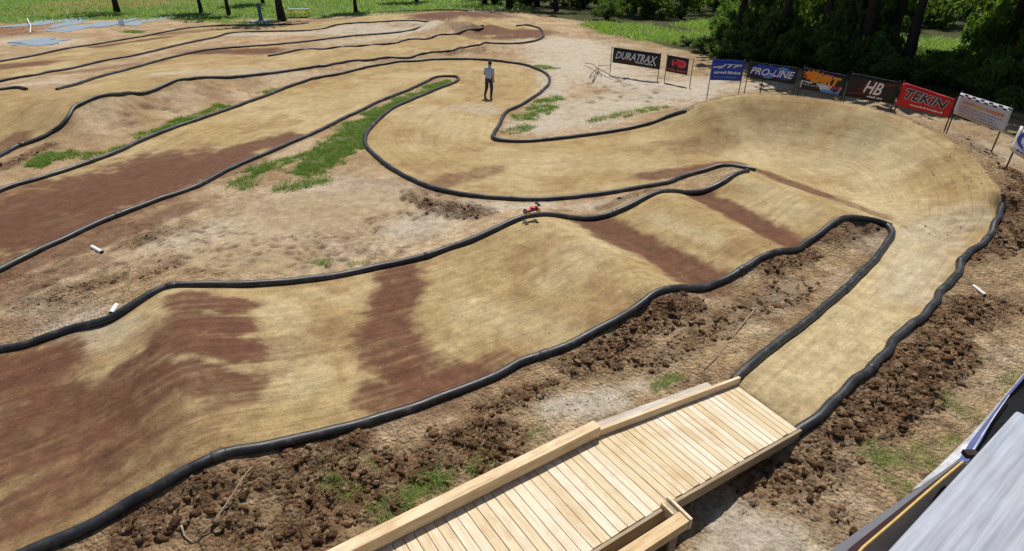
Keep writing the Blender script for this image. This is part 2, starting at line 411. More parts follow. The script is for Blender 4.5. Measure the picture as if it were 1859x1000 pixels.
# ------------------------------------------------------------------ terrain control heights
ctrl = []
for k, d in PIPES.items():
    last = None
    for p in d['D']:
        gap = 0.35 + 0.02 * max(p[1], 0)
        if last is None or np.linalg.norm(p[:2] - last[:2]) > gap:
            ctrl.append(p.copy()); last = p
def cpt(x, y, z): 
    q = at(x, y, z); ctrl.append(np.array([q[0], q[1], z]))
def cross(a, b, n=7):
    """a crest or trough line across the lane"""
    k = .74 if a[0] < 700 else 1
    A = at(a[0], a[1], a[2] * k); B = at(b[0], b[1], b[2] * k)
    for t in np.linspace(0, 1, n + 2)[1:-1]:
        ctrl.append(A * (1 - t) + B * t)
cross((300, 521, .72), (362, 838, .62)); cross((345, 519, .64), (425, 818, .52)); cross((210, 575, .34), (215, 925, .22))
cross((130, 600, .16), (100, 982, .1)); cross((470, 515, .3), (560, 790, .28)); cross((700, 482, 0), (840, 705, 0)); cross((640, 495, .04), (740, 742, .06))
cross((840, 441, .17), (1030, 628, .1)); cross((900, 416, .36), (1130, 572, .3)); cross((970, 389, .52), (1205, 523, .47)); cross((1015, 393, .3), (1238, 522, .25)); cross((1065, 399, .04), (1285, 521, .06))
cross((1137, 376, .18), (1345, 491, .17)); cross((1210, 344, .42), (1397, 457, .38)); cross((1240, 350, .17), (1420, 456, .26)); cross((1262, 352, .05), (1446, 454, .1)); cross((1301, 337, .2), (1492, 420, .28))
cross((1346, 309, .5), (1542, 388, .5)); cross((1372, 316, .3), (1582, 398, .32)); cross((1400, 318, .08), (1622, 400, .1))
# the banked corner: floor, slope, rim, the drop behind it
for x, y, z in [(1200, 290, 0), (1300, 285, 0), (1380, 295, .0), (1450, 308, .0), (1520, 325, .02), (1570, 350, .03), (1612, 378, .05), (1650, 415, .1), (1690, 440, .15), (1650, 520, .17), (1560, 600, .2), (1470, 690, .25), (1400, 720, .26),
                (1810, 285, .35), (1850, 340, .35), (1830, 400, .35), (1880, 420, .3)]:
    cpt(x, y, z * (1.2 if (z >= .65 and y < 340) else 1))
# hollow around the hairpin apex, infield, banks and the flat ground all round
for x, y, z in [(850, 220, 0), (780, 280, -.03), (900, 310, 0), (1050, 300, 0), (920, 150, 0), (860, 125, 0), (560, 380, -.05), (650, 340, -.03), (420, 430, -.03), (200, 520, .02), (80, 570, .02), (700, 430, -.03), (560, 470, -.03), (860, 390, .05), (120, 400, 0), (300, 310, 0), (560, 190, 0), (500, 240, 0), (720, 160, 0),
                (120, 290, .05), (200, 230, .25), (260, 200, .35), (330, 190, .25), (440, 160, .2), (560, 140, .15), (60, 300, .02), (180, 260, .1), (250, 240, .1), (20, 215, .55), (60, 190, .9), (120, 172, 1.0), (0, 250, .15), (40, 240, .28), (80, 215, .62), (-60, 190, .8), (-60, 260, .15),
                (1050, 70, 0), (1100, 110, .05), (1180, 140, .1), (1230, 165, .2), (1100, 190, 0), (1000, 230, 0), (1060, 200, 0), (1180, 195, .15), (1240, 120, .1), (1320, 110, .2), (1420, 110, .2), (1500, 120, .2), (1600, 130, .2), (1700, 150, .2), (1800, 180, .25), (1859, 220, .3),
                (820, 36, 1.2), (860, 36, 1.2), (790, 34, 1.0), (890, 40, .9), (840, 42, 1.0), (800, 40, .9), (930, 55, .25), (910, 68, .25), (820, 24, 1.0), (700, 28, .35), (650, 33, .4),
                (1130, 620, .06), (1160, 580, .14), (1300, 560, .02), (1400, 510, .05), (1500, 460, .08), (1560, 420, .12), (1200, 680, .0), (1060, 720, -.02), (900, 780, -.02), (700, 860, 0), (500, 900, .05), (300, 960, .08), (1600, 760, .05), (1700, 650, .1), (1780, 560, .15), (1500, 860, -.02), (1400, 950, -.05), (1300, 920, -.12), (1380, 850, -.1), (1600, 900, 0), (1800, 700, .05), (-200, 900, .05), (-200, 600, 0)]:
    cpt(x, y, z)
RIM0 = np.array([at(x, y, z * 1.35) for x, y, z in [(1247, 197, .7), (1290, 181, .95), (1350, 170, 1.1), (1430, 172, 1.15), (1505, 181, 1.15), (1575, 194, 1.15), (1645, 214, 1.05), (1710, 244, .95), (1770, 285, .82), (1805, 330, .7), (1815, 370, .6)]])
_rd = dense(RIM0, .5)
_tn = np.gradient(_rd[:, :2], axis=0); _tn /= np.linalg.norm(_tn, axis=1)[:, None]
_in = np.stack([_tn[:, 1], -_tn[:, 0]], 1)            # towards the inside of the turn
for i_, (p, n_in) in enumerate(zip(_rd, _in)):
    fade = min(1, i_ / 6, (len(_rd) - 1 - i_) / 6)
    ctrl.append(p.copy())
    for d_, f_ in ((.35, .90), (.8, .68), (1.3, .43), (1.9, .20), (2.7, .05), (-.45, .9), (-1.0, .6), (-1.7, .33)):
        if abs(d_) > .6 + 4 * fade: continue
        q_ = p[:2] + n_in * d_
        ctrl.append(np.array([q_[0], q_[1], max(p[2] * f_, .28 if d_ < -1 else 0)]))
for x, y in [(-60, 30), (-60, 60), (-60, 90), (-30, 100), (0, 100), (30, 100), (60, 90), (60, 60), (60, 30), (40, 10), (30, 0), (0, -10), (-30, 0), (-40, 15), (0, 75), (-25, 75), (25, 75), (-45, 48), (-20, 60), (35, 40), (30, 25), (20, 8), (8, 2), (0, 1), (-12, 2), (-150, 60), (150, 60), (0, 200), (-150, 200), (150, 200), (12, 60), (-45, 70), (20, 50)]:
    ctrl.append(np.array([x, y, 0.0]))
C_ = np.array(ctrl)
# thin out near-coincident controls
keep = []
for i, p in enumerate(C_):
    if all(np.hypot(p[0] - C_[j][0], p[1] - C_[j][1]) > 0.16 for j in keep): keep.append(i)
C_ = C_[keep]
Dm = np.hypot(C_[:, None, 0] - C_[None, :, 0], C_[:, None, 1] - C_[None, :, 1])
n_ = len(C_)
A_ = np.zeros((n_ + 1, n_ + 1)); A_[:n_, :n_] = -np.sqrt(Dm ** 2 + 0.01) ; A_[:n_, :n_] += np.diag(0.02 + 0.35 * smooth01(36, 55, C_[:, 1]))
A_[:n_, n_] = 1; A_[n_, :n_] = 1
Wt = np.linalg.solve(A_, np.append(C_[:, 2], 0))
def rbf(x, y):
    out = np.zeros(x.shape, np.float32).ravel()
    xf, yf = x.ravel().astype(np.float32), y.ravel().astype(np.float32)
    cx, cy = C_[:, 0].astype(np.float32), C_[:, 1].astype(np.float32); w = Wt[:n_].astype(np.float32)
    for s in range(0, len(xf), 20000):
        d = np.sqrt((xf[s:s + 20000, None] - cx) ** 2 + (yf[s:s + 20000, None] - cy) ** 2 + 0.01)
        out[s:s + 20000] = -(d @ w) + np.float32(Wt[n_])
    return out.reshape(x.shape)

def axis(segs):
    a = [segs[0][0]]
    for s0, s1, st in segs:
        n = max(1, int(round((s1 - s0) / st)))
        a += list(np.linspace(s0, s1, n + 1)[1:])
    return np.array(a)
# the coarse survey lattice on which heights and distances are worked out
bx = axis([(-400, -80, 40), (-80, -40, 4), (-40, -13, .4), (-13, 15, .16), (15, 30, .4), (30, 80, 4), (80, 400, 40)])
by = axis([(-60, -6, 6), (-6, 2, .8), (2, 18, .16), (18, 34, .25), (34, 60, .5), (60, 100, 4), (100, 500, 40)])
BX, BY = np.meshgrid(bx, by)
BZ = rbf(BX, BY)
far = smooth01(90, 130, np.hypot(BX, BY - 30)); BZ = BZ * (1 - far)

def seg_dist(x, y, polys):
    shp = x.shape; xf, yf = x.ravel(), y.ravel()
    best = np.full(xf.shape, 1e9)
    for P in polys:
        a, b = P[:-1, :2], P[1:, :2]
        for s in range(0, len(a), 1):
            ax, ay = a[s]; dx, dy = b[s] - a[s]
            l2 = dx * dx + dy * dy + 1e-12
            m = (np.abs(xf - ax) < 5.5) & (np.abs(yf - ay) < 5.5)
            if not m.any(): continue
            xx, yy = xf[m], yf[m]
            t = np.clip(((xx - ax) * dx + (yy - ay) * dy) / l2, 0, 1)
            dd = np.hypot(xx - ax - t * dx, yy - ay - t * dy)
            best[m] = np.minimum(best[m], dd)
    return best.reshape(shp)
BD = np.minimum(seg_dist(BX, BY, [dense(RIM0, .4)] + [d['D'][::2] if len(d['D']) > 8 else d['D'] for d in PIPES.values()]), 4.0)

def sample(G, x, y):
    i = np.clip(np.searchsorted(bx, x) - 1, 0, len(bx) - 2); j = np.clip(np.searchsorted(by, y) - 1, 0, len(by) - 2)
    tx = np.clip((x - bx[i]) / (bx[i + 1] - bx[i]), 0, 1); ty = np.clip((y - by[j]) / (by[j + 1] - by[j]), 0, 1)
    return (G[j, i] * (1 - tx) + G[j, i + 1] * tx) * (1 - ty) + (G[j + 1, i] * (1 - tx) + G[j + 1, i + 1] * tx) * ty

# ------------------------------------------------------------------ wooden bridge layout (needed to keep soil below it)
DZ0, DZ1, DZ2 = 0.45, 0.45, 0.24
L1, L2 = at(1087, 791, DZ1), at(1338, 696, DZ2)
R1, R2 = at(1217, 907, DZ1), at(1449, 776, DZ2)
L0 = at(675, 1000, DZ0); L0 = L1 + (L0 - L1) * 1.45
wv = (R1 - L1)
R0 = L0 + wv * 1.0
DECK_POLY = np.array([L0, L1, L2, R2, R1, R0])[:, :2]

def inside(x, y, poly):
    r = np.zeros(x.shape, bool)
    n = len(poly)
    for i in range(n):
        x1, y1 = poly[i][:2]; x2, y2 = poly[(i + 1) % n][:2]
        if y1 == y2: continue
        m = ((y1 > y) != (y2 > y))
        r ^= m & (x < (x2 - x1) * (y - y1) / (y2 - y1) + x1)
    return r

def deck_height(x, y):
    u = (L2 - L1)[:2]; l = np.linalg.norm(u); u = u / l
    t = np.clip(((x - L1[0]) * u[0] + (y - L1[1]) * u[1]) / l, 0, 1)
    return DZ1 + (DZ2 - DZ1) * t

# ------------------------------------------------------------------ soil zones: capsules (ax, ay, bx, by, half width in m, strength)
def capsules(x, y, lst, soft=0.5, warp=None):
    out = np.zeros(x.shape)
    for ax, ay, bx_, by_, w, s in lst:
        a = at(ax, ay, 0.1); b = at(bx_, by_, 0.1)
        dx, dy = b[0] - a[0], b[1] - a[1]; l2 = dx * dx + dy * dy + 1e-9
        m = (x > min(a[0], b[0]) - 2.2 * w - .5) & (x < max(a[0], b[0]) + 2.2 * w + .5) & (y > min(a[1], b[1]) - 2.2 * w - .5) & (y < max(a[1], b[1]) + 2.2 * w + .5)
        if not m.any(): continue
        xx, yy = x[m], y[m]
        t = np.clip(((xx - a[0]) * dx + (yy - a[1]) * dy) / l2, 0, 1)
        d = np.hypot(xx - a[0] - t * dx, yy - a[1] - t * dy) / w
        if warp is not None: d = d + warp[m]
        out[m] = np.maximum(out[m], s * (1 - smooth01(1 - soft, 1 + soft, d)))
    return out
MOIST = [(-160, 455, 90, 380, 2.9, 1), (90, 380, 290, 308, 2.3, 1), (290, 330, 400, 285, 1.2, .95), (250, 350, 420, 285, .95, .9), (420, 270, 520, 245, .65, .9), (-100, 440, 240, 330, 1.6, .9),
         (1075, 402, 1285, 505, .58, 1), (1110, 415, 1240, 480, .5, .9), (1275, 358, 1430, 440, .46, 1), (1385, 316, 1500, 355, .42, .8), (1500, 355, 1600, 393, .3, .6), (1180, 312, 1330, 296, .4, .8),
         (725, 490, 700, 620, .5, .95), (700, 620, 760, 690, .65, .95), (760, 690, 860, 668, .45, .95), (690, 715, 790, 715, .5, .8), (880, 645, 930, 650, .3, .6),
         (352, 575, 428, 575, .36, 1), (352, 612, 436, 612, .42, 1), (350, 655, 440, 655, .45, 1), (350, 705, 440, 735, .45, .8), (200, 760, 330, 640, .6, .75), (0, 760, 300, 780, 1.5, .5), (100, 880, 260, 800, .7, .6), (500, 640, 640, 610, .5, .35), (-60, 690, 60, 680, .9, .95), (60, 760, 270, 720, .75, .9), (0, 820, 200, 800, .7, .85), (230, 690, 300, 660, .4, .8), (20, 930, 180, 860, .5, .7), (280, 780, 330, 740, .4, .6),
         (1280, 200, 1450, 192, .5, .3), (1450, 192, 1640, 232, .6, .35), (1640, 232, 1760, 300, .6, .3), (820, 318, 790, 338, .5, .6), (900, 300, 830, 320, .4, .5), (1230, 270, 1320, 262, .6, .35),  # first three: browner band on the banked wall, partly replacing its shading
         (375, 102, 490, 97, 1.1, .95), (880, 63, 975, 64, 1.6, .9), (920, 72, 965, 70, 1.2, .9), (0, 122, 60, 118, 1.2, .8), (180, 85, 300, 70, .7, .8), (300, 63, 380, 56, 1.2, .6), (740, 28, 800, 28, 1.8, .9), (790, 40, 880, 38, 2.6, 1), (820, 60, 870, 72, 1.0, .6), (0, 268, 30, 255, .5, .7), (150, 140, 280, 125, .8, .5), (560, 38, 620, 36, 1.5, .6),
         (-40, 500, 180, 428, .55, .9), (180, 428, 330, 370, .45, .9), (0, 530, 140, 470, .5, .7), (0, 590, 120, 560, .5, .5), (740, 350, 640, 500, .01, 0)]
PALE = [(1030, 80, 1090, 130, 3.2, .95), (1120, 140, 1230, 170, 2.0, 1), (1010, 110, 1000, 220, .8, .9), (1080, 190, 1180, 180, 1.8, .9), (960, 225, 1080, 215, .9, .9), (600, 330, 740, 350, .9, .45), (330, 430, 420, 400, .7, .5), (450, 420, 640, 420, 1.2, .25), (480, 360, 700, 340, .9, .25), (740, 400, 820, 380, .8, .8), (870, 375, 1000, 372, .35, .7), (1050, 372, 1130, 362, .3, .6),
        (1010, 730, 1110, 715, .28, 1), (1120, 700, 1160, 690, .15, .8), (1350, 940, 1420, 965, .42, .9), (1320, 1000, 1440, 1000, .4, .9), (20, 70, 110, 75, 1.5, .9), (620, 62, 780, 60, 1.6, .9), (420, 68, 560, 66, 1.2, .7), (760, 50, 840, 56, 1.6, .8), (620, 78, 720, 68, .9, .6), (1590, 440, 1760, 420, .6, .45), (1720, 430, 1640, 540, .5, .4), (850, 190, 880, 195, .8, .6), (40, 175, 120, 172, .8, .6), (1740, 250, 1800, 290, .6, .5),  # patch beside the bridge shadow: pale silt, its sunlit brightness painted in
        (300, 170, 520, 140, .8, .5), (200, 620, 60, 540, .5, .5), (1230, 160, 1280, 150, 1.2, .9), (1300, 160, 1400, 158, .9, .8), (1380, 560, 1440, 520, .3, .5), (600, 30, 700, 28, 1.5, .5)]
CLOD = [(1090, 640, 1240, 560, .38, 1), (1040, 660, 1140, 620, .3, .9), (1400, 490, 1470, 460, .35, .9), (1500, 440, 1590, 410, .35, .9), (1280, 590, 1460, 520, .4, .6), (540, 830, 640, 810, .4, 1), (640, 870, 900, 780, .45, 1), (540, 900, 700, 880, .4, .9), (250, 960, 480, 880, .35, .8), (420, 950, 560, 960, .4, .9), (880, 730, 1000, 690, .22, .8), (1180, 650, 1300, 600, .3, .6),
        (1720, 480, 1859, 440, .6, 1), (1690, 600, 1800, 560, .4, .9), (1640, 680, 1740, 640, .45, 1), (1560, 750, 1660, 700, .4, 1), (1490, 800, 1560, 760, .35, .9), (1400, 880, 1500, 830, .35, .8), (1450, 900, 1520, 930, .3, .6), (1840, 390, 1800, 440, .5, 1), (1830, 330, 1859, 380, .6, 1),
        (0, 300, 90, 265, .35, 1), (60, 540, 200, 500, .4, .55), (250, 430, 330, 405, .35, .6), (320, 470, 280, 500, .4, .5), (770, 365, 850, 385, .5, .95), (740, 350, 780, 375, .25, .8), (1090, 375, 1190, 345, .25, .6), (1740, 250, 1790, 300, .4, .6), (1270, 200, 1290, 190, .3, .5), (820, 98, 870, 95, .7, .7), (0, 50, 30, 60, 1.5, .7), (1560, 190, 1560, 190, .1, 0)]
GRASS = [(560, 300, 640, 250, .6, .95), (470, 305, 560, 275, .45, .75), (640, 230, 800, 150, .55, 1.2), (600, 265, 690, 215, .65, 1.2), (680, 200, 815, 146, .4, 1.2), (430, 330, 470, 315, .4, .5), (520, 330, 580, 320, .4, .5), (270, 242, 330, 222, .35, .9), (330, 218, 400, 195, .4, .8), (490, 165, 520, 158, .4, .7), (120, 280, 165, 278, .4, .95), (60, 295, 90, 278, .3, .9), (205, 268, 230, 262, .2, .6), (960, 210, 990, 190, .5, .6), (990, 180, 1010, 175, .5, .6), (930, 235, 960, 225, .35, .45), (1130, 210, 1200, 200, .5, .4), (1070, 218, 1100, 212, .3, .4), (985, 120, 1000, 122, .5, .5),
         (740, 880, 800, 850, .22, .8), (700, 905, 760, 880, .2, .7), (860, 840, 880, 820, .14, .6), (640, 830, 680, 840, .2, .4), (970, 780, 985, 770, .12, .7), (590, 870, 640, 880, .16, .5), (1575, 815, 1640, 830, .18, .8), (1630, 870, 1660, 890, .2, .7), (1720, 720, 1760, 740, .2, .45), (1690, 820, 1740, 800, .2, .4), (1200, 690, 1230, 680, .12, .6), (570, 470, 590, 470, .15, .6), (640, 472, 660, 470, .1, .4), (1310, 306, 1330, 303, .12, .8), (230, 55, 250, 58, .5, .6), (1830, 690, 1859, 680, .3, .6)]
YELL = [(480, 400, 700, 360, 1.0, .8), (560, 360, 660, 350, .6, .9), (1440, 525, 1475, 520, .22, .9), (1345, 560, 1300, 640, .08, .6), (340, 470, 560, 470, .6, .6), (1180, 640, 1350, 560, .06, .5)]

# track outline from the pipe courses
def PW(k, rev=False):
    w = PIPES[k]['D'][:, :2]
    return w[::-1] if rev else w
RIM = np.array([at(x, y, z * 1.35)[:2] for x, y, z in [(1262, 192, .8), (1290, 181, .95), (1350, 170, 1.1), (1430, 172, 1.15), (1505, 181, 1.15), (1575, 194, 1.15), (1645, 214, 1.05), (1710, 244, .95), (1770, 285, .82), (1805, 330, .7)]])
TRACK_A = np.vstack([PW('hairpin_out'), RIM, PW('berm_low'), R2[None, :2], L2[None, :2], PW('deck_lane_in', True), PW('near_low', True), at(-400, 1100)[None, :2], at(-400, 690)[None, :2], PW('near_high'), PW('hairpin_in'), at(-400, 640)[None, :2], at(-400, 500)[None, :2]])
MOUND = np.array([at(x, y, z)[:2] for x, y, z in [(620, 32, .3), (690, 23, .3), (802, 18, .5), (850, 18, .8), (900, 28, .8)]])
TRACK_B = np.vstack([PW('far_top'), MOUND, PW('far_low', True)[::1], at(-300, 420)[None, :2], at(-300, 220)[None, :2], PW('far_stub'), PW('far_mid_straight')[:int(len(PW('far_mid_straight')) * .62)], PW('far_mid_bumps'), PW('far_high', True)])

# fine ground lattice
gx = axis([(-400, -90, 62), (-90, -36, 2.2), (-36, -13.5, .16), (-13.5, 15, .046), (15, 28, .13), (28, 90, 2.2), (90, 400, 62)])
gy = axis([(-60, -6, 9), (-6, 2.6, .5), (2.6, 10, .038), (10, 19, .062), (19, 34, .12), (34, 60, .32), (60, 100, 1.2), (100, 500, 50)])
GX, GY = np.meshgrid(gx, gy)
Z = sample(BZ, GX, GY)
DIST = sample(BD, GX, GY)
w1 = fbm(GX, GY, 1.1, 4) - .5
rough_n = fbm(GX - 8, GY + 21, 7.5, 3, .6)
w2 = fbm(GX + 40, GY - 13, 4.3, 4) - .5
warp = w1 * 1.1 + w2 * .9
track = inside(GX, GY, TRACK_A) | inside(GX, GY, TRACK_B)
moist = capsules(GX, GY, MOIST, .45, warp * .8)
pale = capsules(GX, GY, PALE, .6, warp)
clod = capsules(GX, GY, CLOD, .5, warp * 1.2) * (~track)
grassm = capsules(GX, GY, GRASS, .5, warp * 1.5) * (~track)
yell = capsules(GX, GY, YELL, .6, warp) * (~track)
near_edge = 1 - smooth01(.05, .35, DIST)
under = inside(GX, GY, DECK_POLY)

# relief
h = np.zeros_like(Z)
off = (~track) & (GY < 60)
rid = 1 - np.abs(2 * fbm(GX, GY, 3.2, 4, .55) - 1)
lump = fbm(GX + 9, GY + 4, 6.5, 3, .6)
h += off * ((fbm(GX, GY, .9, 3) - .5) * .07 + (w2) * .05 + (fbm(GX, GY, 9.0, 3) - .5) * .035)
bil1 = np.abs(2 * fbm(GX, GY, 3.6, 2, .4) - 1); bil2 = np.abs(2 * vnoise(GX * 8.7 + 3, GY * 8.7) - 1); bil3 = np.abs(2 * vnoise(GX * 14.1, GY * 14.1 + 8) - 1)
h += clod * ((lump - .5) * .16 + bil1 * .15 + bil2 * .05 - .04)
calm = 1 - yell * .8
h += off * calm * (bil2 * .03 + bil3 * .018 - .02) * smooth01(.35, .6, fbm(GX + 5, GY + 60, .8, 3)) * (GY < 24)
h += track * ((fbm(GX, GY, .8, 3) - .5) * .05 + (fbm(GX, GY, 5.0, 3) - .5) * .012 * (1 + clod))
rim_rough = capsules(GX, GY, [(1690, 290, 1780, 380, .9, 1), (1650, 420, 1760, 430, .6, .8), (1700, 250, 1760, 300, .5, 1)], .6, warp)
h += rim_rough * ((lump - .5) * .16 + (rid - .7) * .06)
# boot and hoof prints pressed into the drying mud
pits = np.zeros_like(Z)
prg = random.Random(3)
for (x0, x1, y0, y1, n) in [(230, 430, 400, 520, 70), (400, 640, 420, 490, 60), (720, 860, 345, 400, 60), (60, 230, 470, 560, 40), (560, 740, 440, 480, 26), (200, 420, 170, 240, 40), (1060, 1200, 140, 190, 40), (640, 700, 350, 420, 8), (1540, 1760, 380, 520, 30)]:
    for i in range(n):
        q = at(prg.uniform(x0, x1), prg.uniform(y0, y1))
        a = prg.uniform(0, 3.14); rx, ry = prg.uniform(.07, .15), prg.uniform(.04, .08)
        if q[1] > 18: rx *= 1.8; ry *= 1.8
        i0, i1 = np.searchsorted(gx, [q[0] - .4, q[0] + .4]); j0, j1 = np.searchsorted(gy, [q[1] - .4, q[1] + .4])
        dx, dy = GX[j0:j1, i0:i1] - q[0], GY[j0:j1, i0:i1] - q[1]
        u, v = dx * math.cos(a) + dy * math.sin(a), -dx * math.sin(a) + dy * math.cos(a)
        e = np.exp(-((u / rx) ** 2 + (v / ry) ** 2))
        e2 = np.exp(-((u / (rx * 1.9)) ** 2 + (v / (ry * 1.9)) ** 2))
        pits[j0:j1, i0:i1] = np.maximum(pits[j0:j1, i0:i1], e * prg.uniform(.5, 1))
        if off[j0:j1, i0:i1].size: h[j0:j1, i0:i1] += np.where(off[j0:j1, i0:i1], e2 * .03 - e * .085, 0)
h *= (1 - near_edge * .85)
Z = Z + h
# ruts swept round the banked corner
Z = np.where(under, np.minimum(Z, deck_height(GX, GY) - .30), Z)

WB = np.array([at(x, y, .2)[:2] for x, y in [(700, 5), (860, 22), (960, 30), (1040, 38), (1090, 44), (1140, 62), (1200, 78), (1260, 92), (1300, 104), (1380, 112), (1470, 124), (1560, 136), (1650, 152), (1740, 174), (1810, 200), (1859, 225), (1990, 300)]])
WB = WB[np.argsort(WB[:, 0])]
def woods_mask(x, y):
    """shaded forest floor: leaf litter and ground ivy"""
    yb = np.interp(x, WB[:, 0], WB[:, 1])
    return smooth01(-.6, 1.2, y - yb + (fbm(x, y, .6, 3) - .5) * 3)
lawn = np.zeros_like(Z)
lawn = np.maximum(lawn, smooth01(-1.5, 1.5, GY - (66 + .16 * GX + (fbm(GX, GY, .3, 3) - .5) * 7)) * (GX < 2))
lawn = np.maximum(lawn, smooth01(0, 3, GY - (58 + .5 * (-30 - GX))) * (GX < -22) * (fbm(GX, GY, .2, 3) > .42))
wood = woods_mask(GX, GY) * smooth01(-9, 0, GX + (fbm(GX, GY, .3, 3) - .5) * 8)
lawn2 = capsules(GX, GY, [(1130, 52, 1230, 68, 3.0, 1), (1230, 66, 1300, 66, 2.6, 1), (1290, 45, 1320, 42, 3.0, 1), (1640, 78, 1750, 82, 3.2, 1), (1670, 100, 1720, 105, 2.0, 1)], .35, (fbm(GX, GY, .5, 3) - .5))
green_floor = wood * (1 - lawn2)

# soil colour
def lerp(c, k, m): return c * (1 - m[..., None]) + np.array(k) * m[..., None]
col = np.zeros(Z.shape + (3,))
col[...] = (.385, .275, .16)                                   # ordinary bare ground
col = lerp(col, (.49, .375, .245), smooth01(.42, .62, fbm(GX, GY, .7, 4)) * .8)
col = lerp(col, (.27, .165, .09), smooth01(.52, .7, fbm(GX + 77, GY, 1.7, 4)) * .55)
tr = track.astype(float)
tcol = np.zeros_like(col); tcol[...] = (.405, .295, .145)          # dry packed clay of the track
tcol = lerp(tcol, (.50, .395, .22), smooth01(.40, .72, fbm(GX, GY, .6, 4)) * .8)
tcol = lerp(tcol, (.31, .195, .095), smooth01(.48, .72, fbm(GX - 31, GY + 8, 1.3, 5)) * .6)
dry = capsules(GX, GY, [(1640, 470, 1400, 720, .8, .8), (1380, 275, 1560, 305, 1.2, .7), (1580, 330, 1640, 430, .9, .7), (1090, 470, 1000, 520, .5, .5), (860, 560, 1000, 600, .5, .5), (1180, 400, 1300, 450, .25, .7), (1340, 345, 1460, 400, .25, .7), (500, 570, 560, 700, .4, .6), (760, 200, 840, 230, 1.0, .5), (960, 290, 1180, 290, .8, .4), (560, 190, 760, 130, 1.2, .4)], .7, warp)
tcol = lerp(tcol, (.56, .47, .285), dry * .8)
col = col * (1 - tr[..., None]) + tcol * tr[..., None]
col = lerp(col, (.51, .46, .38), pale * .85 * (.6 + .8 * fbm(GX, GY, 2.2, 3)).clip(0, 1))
col = lerp(col, (.40, .315, .195), yell * .85)
lane_n = vnoise(DIST * 9.0 + 3, (GX + GY) * .35) * .6 + vnoise(DIST * 22.0, (GX + GY) * .6 + 9) * .4
fine_n = fbm(GX + 3, GY - 7, 14.0, 3, .6)
lk = .25 + .75 * (1 - smooth01(9.5, 12, GY))
moist = np.where(track, smooth01(-.08, 1.06, moist * 1.06 + ((lane_n - .5) * .55 * lk + (fine_n - .5) * .45) * (moist > .01)) * (1 - lk * (.20 - .42 * lane_n).clip(0, 1)).clip(0, 1), moist)
mm = moist * np.where(track, (1.03 + .35 * w2 + .25 * w1).clip(0, 1), .8)
col = lerp(col, (.145, .067, .039), mm)
col = lerp(col, (.135, .075, .042), clod * (.8 + 1.2 * w2).clip(0, 1))  # dug brown soil, darkened further in place of missing clod shadows
col = lerp(col, (.28, .19, .115), clod * smooth01(.55, .75, rough_n) * .55)
col = lerp(col, (.11, .07, .045), (pits * off * .9).clip(0, 1))
col = lerp(col, (.13, .16, .05), grassm.clip(0, 1) ** 1.5 * .5)
col = lerp(col, (.085, .17, .03), lawn * .92)
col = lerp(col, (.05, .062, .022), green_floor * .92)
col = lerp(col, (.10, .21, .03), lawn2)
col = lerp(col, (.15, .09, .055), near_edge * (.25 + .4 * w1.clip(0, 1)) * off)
dirt_far = capsules(GX, GY, [(20, 55, 40, 45, 2.5, .9), (150, 4, 260, 4, 5, .8), (60, 20, 120, 18, 3, .5)], .5, warp)
col = lerp(col, (.30, .17, .10), dirt_far)
nearw = 1 - smooth01(9, 20, GY)
spk = np.where(track, 1 + (rough_n - .5) * .5 * nearw, 1 + (rough_n - .5) * (.35 + .65 * nearw))
spk = spk * (1 - .6 * (yell + pale).clip(0, 1)) + .6 * (yell + pale).clip(0, 1)
col = col * spk[..., None]
col = np.clip(col, .01, .8)
mask = np.stack([np.clip(mm, 0, 1), tr * (DIST < 3.9), np.clip(DIST / 4, 0, 1), np.clip(np.maximum.reduce([tr, yell * 1.1, pale * .6 * (1 - clod), mm * .5, .62 * smooth01(9.5, 12, GY) * (1 - clod) * (GX < 6)]), 0, 1)], -1)

ny, nx = Z.shape
idx = np.arange(ny * nx).reshape(ny, nx)
Q = np.stack([idx[:-1, :-1], idx[:-1, 1:], idx[1:, 1:], idx[1:, :-1]], -1).reshape(-1, 4)
fm = (track[:-1, :-1].astype(int) + track[:-1, 1:] + track[1:, 1:] + track[1:, :-1]).reshape(-1) >= 2
VV = np.stack([GX, GY, Z], -1).reshape(-1, 3)
CC = col.reshape(-1, 3); MM = mask.reshape(-1, 4)
def ground_part(name, sel):
    F = Q[sel]
    used, inv = np.unique(F.ravel(), return_inverse=True)
    m = mesh_np(name, VV[used], inv.reshape(-1, 4), True)
    a = m.color_attributes.new('soil_color', 'FLOAT_COLOR', 'POINT')
    a.data.foreach_set('color', np.concatenate([CC[used], np.ones((len(used), 1))], 1).astype(np.float32).ravel())
    b = m.color_attributes.new('soil_mask', 'FLOAT_COLOR', 'POINT')
    b.data.foreach_set('color', MM[used].astype(np.float32).ravel())
    o = link(name, m, M['soil'])
    tag(o, kind='structure')
    return o
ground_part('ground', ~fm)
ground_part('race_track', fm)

def zat(x, y):
    """height of the finished ground"""
    i = int(np.clip(np.searchsorted(gx, x) - 1, 0, nx - 2)); j = int(np.clip(np.searchsorted(gy, y) - 1, 0, ny - 2))
    tx = (x - gx[i]) / (gx[i + 1] - gx[i]); ty = (y - gy[j]) / (gy[j + 1] - gy[j])
    return float((Z[j, i] * (1 - tx) + Z[j, i + 1] * tx) * (1 - ty) + (Z[j + 1, i] * (1 - tx) + Z[j + 1, i + 1] * tx) * ty)
def gnd(px, py):
    """walk down a line of sight to the ground"""
    z = 0.0
    for _ in range(12):
        q = at(px, py, z); z = zat(q[0], q[1])
    return Vector((q[0], q[1], z))

